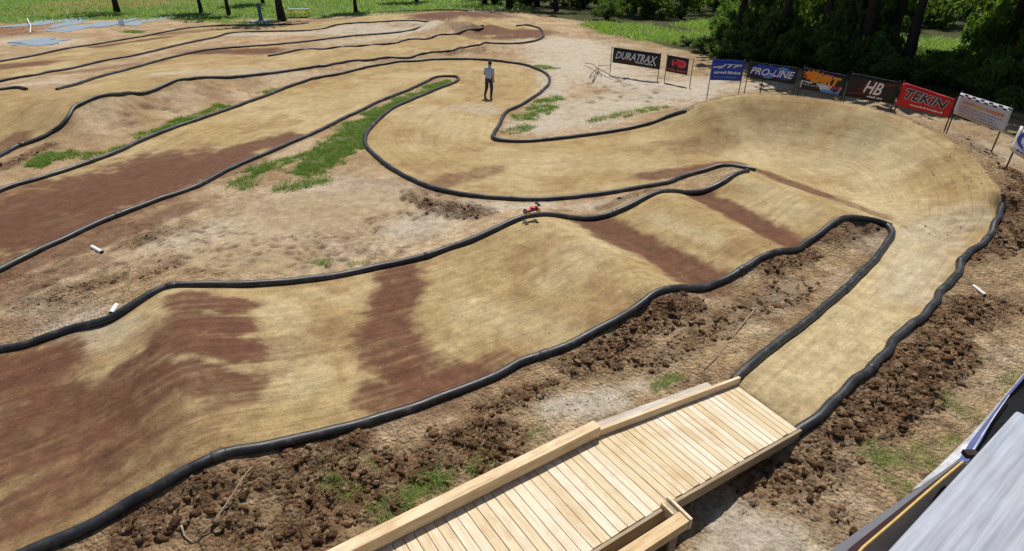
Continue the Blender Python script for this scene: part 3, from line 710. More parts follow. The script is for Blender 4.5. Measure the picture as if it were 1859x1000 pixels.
# ------------------------------------------------------------------ edging pipes
PL = {
    'near_low': 'long black pipe edging nearest the camera, from bottom left over the jumps',
    'deck_lane_in': 'black pipe running from the square corner down to the wooden bridge kerb',
    'near_high': 'black pipe along the far side of the nearest jump lane, under the toy buggy',
    'hairpin_in': 'long black pipe looping round the green grass island and the muddy infield',
    'hairpin_out': 'long black pipe round the outside of the hairpin behind the walking person',
    'berm_low': 'wavy black pipe on the right running from the banked corner to the bridge',
    'far_low': 'black pipe over the big left mound and on round the distant right loop',
    'far_mid_bumps': 'distant wavy black pipe rippling over a row of small bumps',
    'far_mid_straight': 'thin straight distant black pipe ending short of the rippling pipe',
    'far_high': 'distant black pipe stepping up onto a flat table near the trees',
    'far_top': 'farthest left black pipe running past the blue puddles towards the trees',
    'far_top_end': 'short black pipe behind the far brown mound at the grass edge',
    'far_stub': 'short black pipe stub on top of the left mound at the picture edge',
}
def build_pipe(key, r):
    D = PIPES[key]['D']
    near = D[:, 1].min() < 20
    P = dense(PIPES[key]['W'], .07 if near else .2)
    s = np.concatenate([[0], np.cumsum(np.linalg.norm(np.diff(P[:, :2], axis=0), axis=1))])
    ph = hash_phase[key]
    zz = np.array([zat(p[0], p[1]) for p in P])
    k = 5 if near else 3
    zz = np.convolve(np.pad(zz, k, mode='edge'), np.ones(2 * k + 1) / (2 * k + 1), 'valid')
    k_ = 1.0 if key == 'berm_low' else .35
    lift = k_ * (.012 * np.sin(s * 2.1 + ph) + .01 * np.sin(s * 5.3 + ph * 2))
    sx = k_ * (.022 * np.sin(s * 3.1 + ph) + .014 * np.sin(s * 7.7 + 2 * ph))
    T = np.gradient(P[:, :2], axis=0); T /= np.linalg.norm(T, axis=1)[:, None] + 1e-9
    X = P[:, 0] - T[:, 1] * sx; Y = P[:, 1] + T[:, 0] * sx
    pts = np.stack([X, Y, zz + r * .62 + lift], 1)
    n = 12 if near else 8
    T3 = np.gradient(pts, axis=0); T3 /= np.linalg.norm(T3, axis=1)[:, None] + 1e-9
    S = np.cross(T3, [0, 0, 1.0]); S /= np.linalg.norm(S, axis=1)[:, None] + 1e-9
    U = np.cross(S, T3)
    a = np.arange(n) / n * 2 * np.pi
    rr = r * (1 + .02 * np.where(np.arange(len(pts)) % 2 == 0, 1, -1) + .03 * np.sin(s * 1.7 + ph))
    V = pts[:, None] + (S[:, None] * np.cos(a)[None, :, None] + U[:, None] * np.sin(a)[None, :, None]) * rr[:, None, None]
    i = np.arange(len(pts) - 1)[:, None] * n; kk = np.arange(n)[None]; k2 = (kk + 1) % n
    F = np.stack([i + kk, i + k2, i + n + k2, i + n + kk], -1).reshape(-1, 4)
    base = pts[0].copy(); base[2] -= r
    root = thing('edging_pipe', tuple(base), PL[key], 'pipe', 'black pipes edging the dirt track')
    m = mesh_np('pipe', V.reshape(-1, 3) - base, F, True)
    link('pipe_wall', m, M['pipe'], root)
    # joints: couplings wrapped over the butt ends
    if near:
        step = 5.2
        for q in np.arange(2.3 + ph % 2, s[-1] - .5, step):
            j = int(np.searchsorted(s, q))
            j = min(max(j, 2), len(pts) - 3)
            mb = MB(); mb.tube([pts[j] - T3[j] * .09, pts[j] - T3[j] * .08, pts[j] + T3[j] * .08, pts[j] + T3[j] * .09], [r * 1.06, r * 1.13, r * 1.13, r * 1.06], 14)
            mb.build('coupling', M['pipe'] if (j % 3) else M['tape'], root, base, True)
    # dark plugs stand in for the shade inside the open ends
    for e, sg in ((0, -1), (-1, 1)):
        mb = MB(); mb.tube([pts[e] - T3[e] * sg * .05, pts[e] + T3[e] * sg * .012], [r * .9, r * .9], 12)
        mb.build('end_shade_plug', M['dark_post'], root, base)
hash_phase = {k: i * 1.37 + .4 for i, k in enumerate(PIPES)}
for k in PIPES: build_pipe(k, PIPES[k]['r'])

# ------------------------------------------------------------------ wooden bridge
def vec(a): return Vector([float(c) for c in a])
L0, L1, L2, R0, R1, R2 = map(vec, (L0, L1, L2, R0, R1, R2))
bo = Vector((L1.x, L1.y, 0))
bridge = thing('wooden_bridge', bo, 'pale new timber bridge of cross boards with side kerbs, bottom centre', 'bridge')
ld = (L1 - L0).length; l2d = (L2 - L1).length
pitch = .130
def edge_pt(s, side):
    a, b, c = (L0, L1, L2) if side == 'L' else (R0, R1, R2)
    if s <= ld: return a.lerp(b, s / ld)
    return b.lerp(c, (s - ld) / l2d)
def oriented(name, P8, mat_, parent, origin_shift, bev=.004):
    """box given by 8 corners; its own origin sits at corner centre and local X runs along its length"""
    c = sum((Vector(p) for p in P8), Vector()) / 8
    x = (Vector(P8[1]) + Vector(P8[2]) - Vector(P8[0]) - Vector(P8[3])).normalized()
    zz = Vector((0, 0, 1)); y = zz.cross(x).normalized(); z2 = x.cross(y)
    Rm = Matrix((x, y, z2)).transposed()
    inv = Rm.transposed()
    mb = MB(); q = [inv @ (Vector(p) - c) for p in P8]
    mb.hexa(q[:4], q[4:])
    o = mb.build(name, mat_, parent, None, False, bev)
    o.location = c - origin_shift
    o.rotation_euler = Rm.to_euler()
    return o
s = 0.0
tot = ld + l2d
while s + pitch <= tot + .02:
    e = min(s + pitch - .008, tot)
    a, b = edge_pt(s, 'L'), edge_pt(s, 'R'); c, d = edge_pt(e, 'R'), edge_pt(e, 'L')
    dz = random.uniform(-.003, .003); ov = random.uniform(0, .02)
    dirn = (b - a).normalized() * ov
    T_ = [a - dirn, b + dirn, c + dirn, d - dirn]
    oriented('deck_board', [p + Vector((0, 0, dz - .036)) for p in T_] + [p + Vector((0, 0, dz)) for p in T_], M['deck'], bridge, bo)
    s += pitch
    if s > ld: pitch = .114
up = Vector((0, 0, 1))
along1 = (L1 - L0).normalized(); along2 = (L2 - L1).normalized()
outL = Vector((-along1.y, along1.x, 0)).normalized()
def rail(name, a, b, outw, z0, z1, mat_, shift=0.0, side=None):
    sd = side or outL
    P = [a + sd * shift, b + sd * shift, b + sd * (shift + outw), a + sd * (shift + outw)]
    return oriented(name, [p + up * z0 for p in P] + [p + up * z1 for p in P], mat_, bridge, bo, .006)
# left kerb: tall beam up to the bend, lower one with a cap plank beyond
rail('kerb_beam', L0, L1 - along1 * .02, .15, .035, .215, M['kerb'], -.04)
rail('kerb_beam', L1 + along1 * .003, L2 + along2 * .02, .05, .006, .135, M['kerb'], -.03)
rail('kerb_cap', L1 + along1 * .01, L1.lerp(L2, .8), .115, -.03, .118, M['greyed'], .022)
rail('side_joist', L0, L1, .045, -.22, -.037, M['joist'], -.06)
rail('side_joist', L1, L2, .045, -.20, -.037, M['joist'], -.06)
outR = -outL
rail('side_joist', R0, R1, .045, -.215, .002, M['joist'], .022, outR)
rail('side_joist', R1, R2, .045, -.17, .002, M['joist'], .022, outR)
for t in (.15, .5, .95):
    for e0, e1, o in ((L0, L1, outL), (R0, R1, outR)):
        p = e0.lerp(e1, t)
        g = min(zat(p.x, p.y), .1) - .1
        mb = MB(); mb.hexa(*[[Vector((p.x + sx * .045, p.y + sy * .045, zz)) - o * .08 for sx, sy in ((-1, -1), (1, -1), (1, 1), (-1, 1))] for zz in (g, p.z - .04)])
        mb.build('post', M['joist'], bridge, bo)
# right-hand hollow kerb frame below the bend
fr1 = R1 - along1 * .06
cap_w = .30
def frame_box(name, a, b, w, z0, z1, shift, m_):
    P = [a + outR * shift, b + outR * shift, b + outR * (shift + w), a + outR * (shift + w)]
    oriented(name, [p + up * z0 for p in P] + [p + up * z1 for p in P], m_, bridge, bo, .005)
fa = R0
frame_box('kerb_frame_side', fa, fr1, .155, -.10, .05, .20, M['kerb'])
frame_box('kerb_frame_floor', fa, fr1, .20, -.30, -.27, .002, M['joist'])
frame_box('kerb_frame_end', fr1 + along1 * .002, fr1 + along1 * .04, .385, -.10, .075, -.02, M['kerb'])
frame_box('kerb_frame_block', fr1 - along1 * .075, fr1 - along1 * .003, .19, -.10, .03, .004, M['joist'])
frame_box('kerb_frame_end', fr1 - along1 * .11, fr1 - along1 * .08, .198, -.10, .06, -.002, M['kerb'])
for t in (.45, .97):
    p = R0.lerp(fr1, t) + outR * .28
    g = zat(p.x, p.y) - .1
    mb = MB(); mb.hexa(*[[Vector((p.x + sx * .04, p.y + sy * .04, zz)) for sx, sy in ((-1, -1), (1, -1), (1, 1), (-1, 1))] for zz in (g, p.z - .03)])
    mb.build('post', M['joist'], bridge, bo)

# ------------------------------------------------------------------ drivers' stand rail and sheets, bottom right
PZ = 5.35
sA = vec(at(1600, 1012, PZ)); sB = vec(at(1846, 744, PZ))
sd = (sB - sA).normalized(); sn = Vector((sd.y, -sd.x, 0))
so = Vector((sB.x + sn.x * .2, sB.y + sn.y * .2, 0))
stand = thing('drivers_stand_rail', so, 'weathered grey plank rail of the viewing stand, bottom right corner', 'railing')
a0 = sA - sd * 1.4
def bx8(a, b, s0, s1, z0, z1):
    P = [a + sn * s0, b + sn * s0, b + sn * s1, a + sn * s1]
    return [Vector((p.x, p.y, z0)) for p in P] + [Vector((p.x, p.y, z1)) for p in P]
oriented('rail_plank', bx8(a0, sB, 0, .29, PZ - .04, PZ), M['weathered'], stand, so, .006)
oriented('rail_plank', bx8(a0, sB - sd * .01, .296, .58, PZ - .04, PZ - .002), M['weathered'], stand, so, .006)
oriented('rail_beam', bx8(a0, sB - sd * .03, .05, .10, PZ - .19, PZ - .041), M['joist'], stand, so, .004)
for t in (.12, .75):
    p = a0.lerp(sB, t) + sn * .18
    g = zat(p.x, p.y) - .3
    mb = MB(); mb.box((p.x, p.y, (g + PZ - .042) / 2), (.1, .1, PZ - .042 - g)); mb.build('post', M['joist'], stand, so)

def sheet(name, stations, m_, parent, origin, thick=.006):
    """a strip of cloth through pairs of survey marks"""
    A = [vec(at(*p)) for p, q in stations]; B = [vec(at(*q)) for p, q in stations]
    mb = MB(); n = len(A); V = []; F = []
    dn = Vector((0, 0, -thick))
    for p, q in zip(A, B): V += [p, q, q + dn, p + dn]
    for i in range(n - 1):
        for k in range(4):
            F.append((i * 4 + k, i * 4 + (k + 1) % 4, i * 4 + 4 + (k + 1) % 4, i * 4 + 4 + k))
    F += [(3, 2, 1, 0), tuple((n - 1) * 4 + k for k in range(4))]
    mb.add(V, F)
    return mb.build(name, m_, parent, origin)
M['sheet_grey'] = plain('grey_blue_vinyl', (.17, .18, .22), .45, .1, 6)
M['sheet_maroon'] = plain('maroon_cloth', (.035, .012, .014), .8, .2, 20)
M['sheet_black'] = plain('black_cloth', (.006, .006, .008), .85, .2, 20)
M['sheet_blue'] = plain('blue_vinyl', (.10, .125, .30), .4, .15, 10)
M['sheet_white'] = plain('white_vinyl_dirty', (.50, .50, .52), .5, .35, 14)
M['cord'] = plain('yellow_cord', (.62, .42, .13), .7, .15, 30)
b0 = vec(at(1600, 940, 4.6)); b0.z = 0
ban = thing('sagging_banner', b0, 'dark grey and maroon banner cloth hanging below the weathered plank', 'banner')
sheet('hem', [((1450, 1040, 4.55), (1500, 1040, 4.62)), ((1515, 994, 4.55), (1545, 994, 4.62)), ((1640, 904, 4.6), (1656, 906, 4.64)), ((1738, 836, 4.65), (1742, 838, 4.68))], M['sheet_grey'], ban, b0)
sheet('dark_band', [((1498, 1040, 4.63), (1530, 1040, 4.66)), ((1543, 994, 4.63), (1564, 994, 4.66)), ((1654, 906, 4.65), (1668, 907, 4.68)), ((1741, 838, 4.69), (1746, 839, 4.7))], M['sheet_maroon'], ban, b0)
sheet('inner_fold', [((1526, 1040, 4.66), (1585, 1040, 4.5)), ((1560, 994, 4.66), (1615, 994, 4.5)), ((1664, 907, 4.68), (1694, 910, 4.5)), ((1744, 839, 4.7), (1756, 842, 4.6))], M['sheet_grey'], ban, b0)
sheet('back_cloth', [((1570, 1040, 4.45), (1700, 1040, 4.4)), ((1605, 994, 4.45), (1720, 994, 4.4)), ((1685, 910, 4.45), (1800, 912, 4.4)), ((1748, 842, 4.5), (1830, 846, 4.4))], M['sheet_black'], ban, b0)
mb = MB(); cp = [vec(at(x, y, z)) for x, y, z in [(1528, 1040, 4.70), (1566, 994, 4.70), (1620, 948, 4.705), (1668, 906, 4.715), (1712, 868, 4.73), (1748, 838, 4.74)]]
mb.tube(cp, .0042, 6)
cord = mb.build('yellow_cord', M['cord'], None, cp[0]); cord.location = cp[0]
tag(cord, 'thin yellow cord stretched along the dark banner beside the grey plank', 'cord')
b1 = vec(at(1800, 770, 4.6)); b1.z = 0
ban2 = thing('blue_banner', b1, 'blue banner with dirty white border and black back, beyond the plank end', 'banner')
sheet('white_border', [((1655, 890, 4.4), (1690, 874, 4.42)), ((1705, 845, 4.4), (1742, 832, 4.42)), ((1765, 786, 4.42), (1776, 786, 4.44)), ((1812, 732, 4.46), (1814, 734, 4.47)), ((1870, 664, 4.5), (1872, 667, 4.51))], M['sheet_white'], ban2, b1)
sheet('blue_cloth', [((1738, 838, 4.44), (1758, 838, 4.46)), ((1762, 800, 4.44), (1782, 800, 4.46)), ((1790, 765, 4.46), (1799, 767, 4.48)), ((1826, 718, 4.48), (1830, 720, 4.49)), ((1872, 664, 4.52), (1875, 668, 4.53))], M['sheet_blue'], ban2, b1)
sheet('light_stripe', [((1764, 818, 4.48), (1768, 818, 4.48)), ((1783, 787, 4.49), (1786, 787, 4.49)), ((1806, 752, 4.5), (1808, 753, 4.5)), ((1832, 716, 4.51), (1833, 717, 4.51))], M['sheet_white'], ban2, b1)
sheet('black_back', [((1756, 842, 4.45), (1840, 850, 4.4)), ((1781, 800, 4.45), (1870, 800, 4.4)), ((1798, 767, 4.47), (1900, 770, 4.4)), ((1829, 720, 4.48), (1920, 730, 4.4)), ((1876, 668, 4.5), (1960, 690, 4.4))], M['sheet_black'], ban2, b1)
mb = MB(); q = vec(at(1762, 824, 4.56)); mb.box(q, (.05, .03, .02)); mb.build('clip', M['bark'], ban2, b1)
for root_, o_, marks in ((ban, b0, [(1520, 1010, 4.53), (1690, 872, 4.58)]), (ban2, b1, [(1775, 800, 4.42), (1868, 676, 4.46)])):
    for x, y, z in marks:
        p = vec(at(x, y, z)); g = zat(p.x, p.y) - .3
        # cloth is tied to poles standing under it
        mb = MB(); mb.tube([(p.x + .02, p.y - .03, g), (p.x + .02, p.y - .03, p.z)], .02, 8); mb.build('pole', M['dark_post'], root_, o_)

# ------------------------------------------------------------------ vegetation
def leaf_mesh(name, lobes, n, size, seed, flat=.35, edge=.55):
    """leaf-sized faces spread through a set of ellipsoids ((centre),(radii),weight)"""
    g = np.random.default_rng(seed)
    w = np.array([l[2] for l in lobes], float); w /= w.sum()
    which = g.choice(len(lobes), n, p=w)
    c = np.array([l[0] for l in lobes])[which]; r = np.array([l[1] for l in lobes])[which]
    d = g.normal(size=(n, 3)); d /= np.linalg.norm(d, axis=1)[:, None]
    rad = g.random(n) ** edge
    P = c + d * r * rad[:, None] * (1 + .18 * g.normal(size=(n, 1)))
    P[:, 2] = np.maximum(P[:, 2], .03)
    nrm = g.normal(size=(n, 3)) + np.array([0, 0, flat * 2]) + d * .5
    nrm /= np.linalg.norm(nrm, axis=1)[:, None]
    t = np.cross(nrm, g.normal(size=(n, 3))); t /= np.linalg.norm(t, axis=1)[:, None]
    b = np.cross(nrm, t)
    s = size * (.45 + 1.3 * g.random(n) ** 2)[:, None]
    q = [P - t * s * .95, P + b * s * .5 - t * s * .1, P + t * s * .95 - nrm * s * .25, P - b * s * .5 - t * s * .1]
    V = np.stack(q, 1).reshape(-1, 3)
    m = mesh_np(name, V, np.arange(4 * n).reshape(n, 4))
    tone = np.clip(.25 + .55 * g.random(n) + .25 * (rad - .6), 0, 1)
    a = m.attributes.new('leaf_tone', 'FLOAT', 'POINT')
    a.data.foreach_set('value', np.repeat(tone, 4).astype(np.float32))
    return m

def trunk_mesh(name, h, r, seed, limbs=7, lean=.05):
    g = random.Random(seed); mb = MB()
    p = []; x = y = 0
    for i in range(9):
        t = i / 8
        p.append((x, y, -.3 + t * (h + .3))); x += g.uniform(-lean, lean) * h / 8 * 1.2; y += g.uniform(-lean, lean) * h / 8 * 1.2
    rr = [r * (1.55 if i == 0 else 1.12 if i == 1 else 1 - .085 * i) for i in range(9)]
    mb.tube(p, rr, 9)
    for k in range(limbs):
        t = g.uniform(.42, .95); i = min(7, int(t * 8)); a = g.uniform(0, 6.28); l = g.uniform(1.4, 3.2)
        b = Vector(p[i]); e = b + Vector((math.cos(a) * l, math.sin(a) * l, l * g.uniform(.3, .8)))
        mid = b.lerp(e, .5) + Vector((0, 0, -.15))
        mb.tube([b, mid, e], [r * .42, r * .28, r * .09], 6)
    return mb.mesh(name, None, True)

def crown_lobes(seed, z0, z1, rad, n):
    g = random.Random(seed); L = []
    for i in range(n):
        a = g.uniform(0, 6.28); d = rad * g.uniform(.15, .8); z = g.uniform(z0, z1); k = g.uniform(.35, .62)
        L.append(((math.cos(a) * d, math.sin(a) * d, z), (rad * k, rad * k, rad * k * .6), k))
    return L
TREES = []
for i, (h, r, z0, z1, rad) in enumerate([(11, .26, 5.2, 11.5, 4.0), (12.5, .31, 5.6, 13, 4.4), (9.5, .19, 4.4, 10, 3.4)]):
    TREES.append((trunk_mesh('trunk', h, r, 20 + i), leaf_mesh('crown', crown_lobes(40 + i, z0, z1, rad, 13), 620, .36, 60 + i)))
TREES.append((TREES[2][0], leaf_mesh('crown', crown_lobes(42, 4.8, 9.0, 3.4, 13), 2400, .33, 77)))  # same trunk under a denser unseen crown, shaped to throw fuller shade
SHRUBS = []
def shrub_lobes(seed, n=17, tall=1.0):
    g = random.Random(seed); L = []
    for i in range(n):
        a = g.uniform(0, 6.28); d = g.uniform(.05, .95); z = g.uniform(.1, 1.0 - .35 * d) * tall; k = g.uniform(.13, .33)
        L.append(((math.cos(a) * d, math.sin(a) * d, z), (k * 1.1, k * 1.1, k * .75), k * k))
    return L
for i in range(4): SHRUBS.append(leaf_mesh('foliage', shrub_lobes(80 + i), 4200, .055, 90 + i, flat=.12, edge=.6))
STEM = MB()
for k in range(6):
    a = k * 1.05; STEM.tube([(math.cos(a) * .04, math.sin(a) * .04, -.05), (math.cos(a) * .2, math.sin(a) * .2, .4), (math.cos(a) * .45, math.sin(a) * .45, .85)], [.022, .016, .006], 5)
STEM = STEM.mesh('stem', None, True)

def place_tree(px, py, kind, label, group, scale=1.0, seed=0):
    q = gnd(px, py)
    t = thing('tree', q, label, 'tree', group, rz=seed * 1.7)
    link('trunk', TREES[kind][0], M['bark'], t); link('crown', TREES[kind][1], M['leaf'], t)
    t.scale = (scale,) * 3
    return t
def place_shrub(px, py, h, r, kind, label, group, m_='leaf', seed=0):
    q = gnd(px, py)
    s_ = thing('shrub', q, label, 'shrub', group, rz=seed * 2.3)
    me = SHRUBS[kind]
    if m_ != 'leaf':
        me = BRIGHT.setdefault(kind, me.copy())
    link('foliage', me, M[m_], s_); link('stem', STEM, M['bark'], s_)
    s_.scale = (r, r, h)
    return s_
BRIGHT = {}
for i, (px, py, k, sc, lb) in enumerate([
        (213, 22, 0, .95, 'dark tree trunk standing just behind the blue puddles'),
        (365, 23, 3, .9, 'slim dark trunk left of the pair before the green post'),
        (417, 28, 2, .95, 'dark trunk on the lawn just left of the green post'),
        (478, 7, 3, .9, 'thin trunk directly behind the green post'),
        (513, 38, 1, 1.0, 'thick leaning trunk right of the green post by the low table'),
        (646, 22, 3, .9, 'lone dark trunk on the lawn above the far flat table jump'),
        (757, 3, 3, 1.0, 'tree at the back of the lawn above the far brown mound')]):
    place_tree(px, py, k, lb, None, sc, i)
for i, (px, py, k, sc) in enumerate([(880, 8, 0, 1), (925, 16, 1, 1), (975, 12, 0, 1.1), (1010, 20, 2, 1.1), (1050, 10, 1, 1), (1095, 16, 0, 1), (1150, 22, 1, 1), (1215, 22, 2, 1.2), (1265, 20, 0, 1), (1345, 42, 1, 1), (1620, 28, 1, 1), (1690, 24, 0, 1), (1750, 26, 1, 1.1), (1810, 40, 2, 1.2), (1895, 120, 2, 1.1), (1930, 90, 1, 1), (1540, 32, 0, 1.1), (1330, 12, 0, 1.1), (1420, 12, 1, 1.1), (900, -6, 1, 1.1), (1000, -6, 0, 1.1), (1120, -8, 1, 1.1), (1240, -6, 0, 1.1), (1600, 4, 1, 1.1), (1800, 6, 0, 1.1), (1410, 104, 3, 1.4), (1480, 114, 3, 1.4), (1552, 126, 3, 1.4), (1604, 118, 3, 1.6), (1800, 150, 3, 1.5), (1880, 195, 3, 1.3), (1634, 134, 3, 1.4), (1335, 90, 2, 1.3)]):
    place_tree(px, py, k, 'tree deep in the dark green woods behind the sponsor banners', 'trees of the dark wood', sc, i + 10)
place_tree(1566, 98, 1, 'straight dark trunk in the woods above the black HB banner', None, .85, 3)
place_tree(1601, 84, 2, 'thinner dark trunk right of the straight one above the black HB banner', None, .95, 4)
g_ = 'low undergrowth behind the banners'
for i, (px, py, h, r) in enumerate([(1275, 96, .9, 1.3), (1310, 104, .8, 1.2), (1345, 106, .9, 1.3), (1385, 110, .9, 1.3), (1420, 114, 1.0, 1.4), (1460, 118, 1.0, 1.3), (1500, 124, 1.0, 1.4), (1540, 130, 1.1, 1.4), (1580, 138, 1.0, 1.4), (1620, 142, 1.1, 1.3), (1660, 146, 1.1, 1.4), (1700, 152, 1.1, 1.3), (1740, 160, 1.0, 1.3), (1780, 168, 1.1, 1.3), (1820, 184, 1.1, 1.2), (1856, 200, 1.1, 1.2), (1610, 122, 1.1, 1.2), (1650, 128, .9, 1.1), (1750, 140, 1.0, 1.1), (1250, 82, .7, 1.2)]):
    place_shrub(px, py, h, r, i % 4, 'low dark green shrub growing close behind the row of sponsor banners', g_, 'leaf', i)
g_ = 'tall shrubs of the wood edge'
for i, (px, py, h, r, b) in enumerate([(1335, 76, 2.6, 2.0, 0), (1375, 90, 3.3, 2.1, 0), (1415, 98, 3.6, 2.1, 0), (1455, 102, 3.3, 2.0, 0), (1500, 110, 3.9, 2.2, 0), (1545, 114, 3.6, 2.0, 0), (1585, 120, 2.4, 1.6, 0), (1430, 62, 5, 3, 0), (1520, 62, 5, 3, 0), (1600, 56, 5, 3, 0), (1650, 48, 5, 3.2, 0), (1710, 46, 5, 3.2, 0), (1770, 50, 5, 3.2, 0), (1830, 70, 5, 3, 0), (1780, 128, 2.6, 1.6, 1), (1812, 136, 4.0, 1.9, 1), (1850, 160, 4.6, 2.0, 1), (1880, 130, 5.4, 2.6, 1), (1910, 180, 5, 2.4, 0), (1120, 28, 2.6, 2.6, 0), (1175, 32, 2.8, 2.6, 0), (1235, 34, 3.0, 2.6, 0), (1060, 14, 2.6, 2.8, 0), (1010, 12, 2.6, 2.8, 0), (955, 10, 2.6, 2.8, 0), (900, 8, 2.2, 2.8, 0), (1345, 44, 3.2, 2.4, 0), (1100, 36, 1.6, 1.6, 1), (1380, 60, 4, 2.6, 0), (1300, 18, 4, 3, 0), (1480, 40, 5, 3, 0), (1560, 40, 5, 3, 0), (1790, 96, 3.4, 2.0, 1), (1395, 106, 2.2, 1.7, 0), (1440, 112, 2.0, 1.6, 0), (1485, 117, 2.6, 1.7, 0), (1530, 122, 2.4, 1.7, 0), (1575, 130, 1.7, 1.5, 0), (1345, 96, 2.0, 1.7, 0), (1740, 152, 1.6, 1.4, 0), (1690, 132, 1.2, 1.2, 0), (1310, 88, 1.5, 1.5, 0), (1795, 168, 2.6, 1.5, 0), (1835, 186, 3.0, 1.5, 0), (1500, 126, 2.0, 1.5, 0), (1425, 118, 1.6, 1.4, 0)]):
    if b: lb, gg = 'tall bright leafy shrub at the right picture edge above the white banners', 'bright shrubs at the right edge'
    else: lb, gg = 'tall dark shrub in the wood edge between the trunks', g_
    if b: gg = None; lb = {1780: 'low bright shrub at the right end of the sunny clearing', 1812: 'bright leafy shrub above the white checkered banner', 1850: 'tall bright shrub above the blue logo board at the right edge', 1880: 'tallest bright shrub in the top right corner', 1790: 'bright shrub behind the clearing grass near the top right corner'}.get(px, lb)
    if px == 1100: lb, gg = 'pale green bush at the lit corner where wood meets bare ground', None
    place_shrub(px, py, h, r, (i * 3 + 1) % 4, lb, gg, 'leaf_bright' if (b or i % 3 == 0) else 'leaf', i + 30)  # every third wood shrub gets the brighter leaf as painted sunlight

# --- grass: blades in the patches of the infield and on the lawns
def blades(sel_w, n, hmin, hmax, width, seed, name, label):
    g = np.random.default_rng(seed)
    cw = np.gradient(gx)[None, :] * np.gradient(gy)[:, None] * sel_w
    p = (cw / cw.sum()).ravel()
    k = g.choice(len(p), n, p=p)
    dx = np.gradient(gx)[k % nx]; dy = np.gradient(gy)[k // nx]
    X = GX.ravel()[k] + (g.random(n) - .5) * dx; Y = GY.ravel()[k] + (g.random(n) - .5) * dy; Z0 = Z.ravel()[k] - .01
    a = g.random(n) * 6.283; hh = hmin + (hmax - hmin) * g.random(n) ** 1.5
    ln = g.normal(size=(n, 2)) * hh[:, None] * 1.1
    ox, oy = np.cos(a) * width * .5, np.sin(a) * width * .5
    V = np.stack([np.stack([X - ox, Y - oy, Z0], 1), np.stack([X + ox, Y + oy, Z0], 1), np.stack([X + ln[:, 0], Y + ln[:, 1], Z0 + hh], 1)], 1).reshape(-1, 3)
    m = mesh_np(name, V, np.arange(3 * n).reshape(n, 3))
    at_ = m.attributes.new('leaf_tone', 'FLOAT', 'POINT')
    t = .2 + .8 * g.random(n)
    at_.data.foreach_set('value', np.repeat(t, 3).astype(np.float32))
    o = link(name, m, M['grass'])
    tag(o, label, 'grass', kind='stuff')
gw = np.clip(grassm - .08, 0, 1) ** 1.6 * (.12 + smooth01(.36, .66, fbm(GX, GY, 3.1, 3))) * (~track) * (DIST > .1)
blades(gw * (GY < 14), 7000, .02, .075, .010, 5, 'near_grass', 'sparse green weeds sprouting in the soil beside the bridge')
blades(gw * (GY >= 14), 52000, .05, .14, .028, 6, 'infield_grass', 'green grass patches in the infield between the pipes')
blades(lawn * (GY < 100) * (GY > 40) * (GX > -75), 26000, .1, .35, .12, 8, 'lawn_grass', 'bright green lawn under the far left trees')
blades(lawn2 * (GY < 100), 22000, .15, .45, .08, 9, 'clearing_grass', 'bright sunlit grass in the clearings of the wood')

# --- loose clods and stones, too many to count
def ico(seed):
    bm = bmesh.new(); bmesh.ops.create_icosphere(bm, subdivisions=1 if seed < 2 else 0 if False else 1, radius=1)
    g = random.Random(seed)
    for k in range(7):                      # knock flat facets off the lump
        n = Vector((g.gauss(0, 1), g.gauss(0, 1), g.gauss(0, 1))).normalized(); d = g.uniform(.35, .75)
        for v in bm.verts:
            e = v.co.dot(n) - d
            if e > 0: v.co -= n * e
    for v in bm.verts: v.co *= g.uniform(.85, 1.15)
    bm.verts.ensure_lookup_table()
    V = np.array([v.co[:] for v in bm.verts]); F = np.array([[v.index for v in f.verts] for f in bm.faces]); bm.free()
    return V, F
ICO = [ico(i) for i in range(12)]
def lumps(w, n, smin, smax, pw, pal, seed, name, label, sink=-.25):
    g = np.random.default_rng(seed)
    cw = np.gradient(gx)[None, :] * np.gradient(gy)[:, None] * w
    p = (cw / cw.sum()).ravel(); k = g.choice(len(p), n, p=p)
    VS, FS, CS = [], [], []; nv = 0
    for i, kk in enumerate(k):
        V, F = ICO[i % 12]
        s_ = smin + (smax - smin) * g.random() ** pw
        a = g.random() * 6.283; ca, sa = math.cos(a), math.sin(a)
        v = V[:, g.permutation(3)] * np.array([s_ * g.uniform(.9, 1.7), s_ * g.uniform(.8, 1.2), s_ * g.uniform(.6, 1.1)])
        v = np.stack([v[:, 0] * ca - v[:, 1] * sa, v[:, 0] * sa + v[:, 1] * ca, v[:, 2]], 1)
        x = GX.ravel()[kk] + (g.random() - .5) * .05; y = GY.ravel()[kk] + (g.random() - .5) * .05
        v += np.array([x, y, Z.ravel()[kk] + s_ * sink])
        VS.append(v); FS.append(F + nv); nv += len(v)
        c = np.array(pal[g.integers(len(pal))]) * g.uniform(.7, 1.25)
        CS.append(np.tile(np.append(c, 1), (len(v), 1)))
    m = mesh_np(name, np.concatenate(VS), np.concatenate(FS), False)
    a = m.color_attributes.new('soil_color', 'FLOAT_COLOR', 'POINT'); a.data.foreach_set('color', np.concatenate(CS).astype(np.float32).ravel())
    b = m.color_attributes.new('soil_mask', 'FLOAT_COLOR', 'POINT'); b.data.foreach_set('color', np.zeros(nv * 4, np.float32))
    o = link(name, m, M['soil']); tag(o, label, 'soil', kind='stuff')
DK = [(.19, .105, .055), (.22, .125, .068), (.16, .09, .048), (.13, .075, .042), (.30, .21, .135)]
ok = (~track) * (DIST > .09) * (~under)
lumps(np.clip(clod - .35, 0, 1) * ok * (GY < 12), 8500, .008, .085, 4.6, DK, 11, 'dirt_clods', 'heaps of dark broken dirt clods beside the near lane and bridge')
lumps(np.clip(clod - .45, 0, 1) * ok * (GY < 12), 150, .05, .12, 1.8, DK, 21, 'large_clods', 'larger lumps of damp soil lying in the dug heaps', -.35)
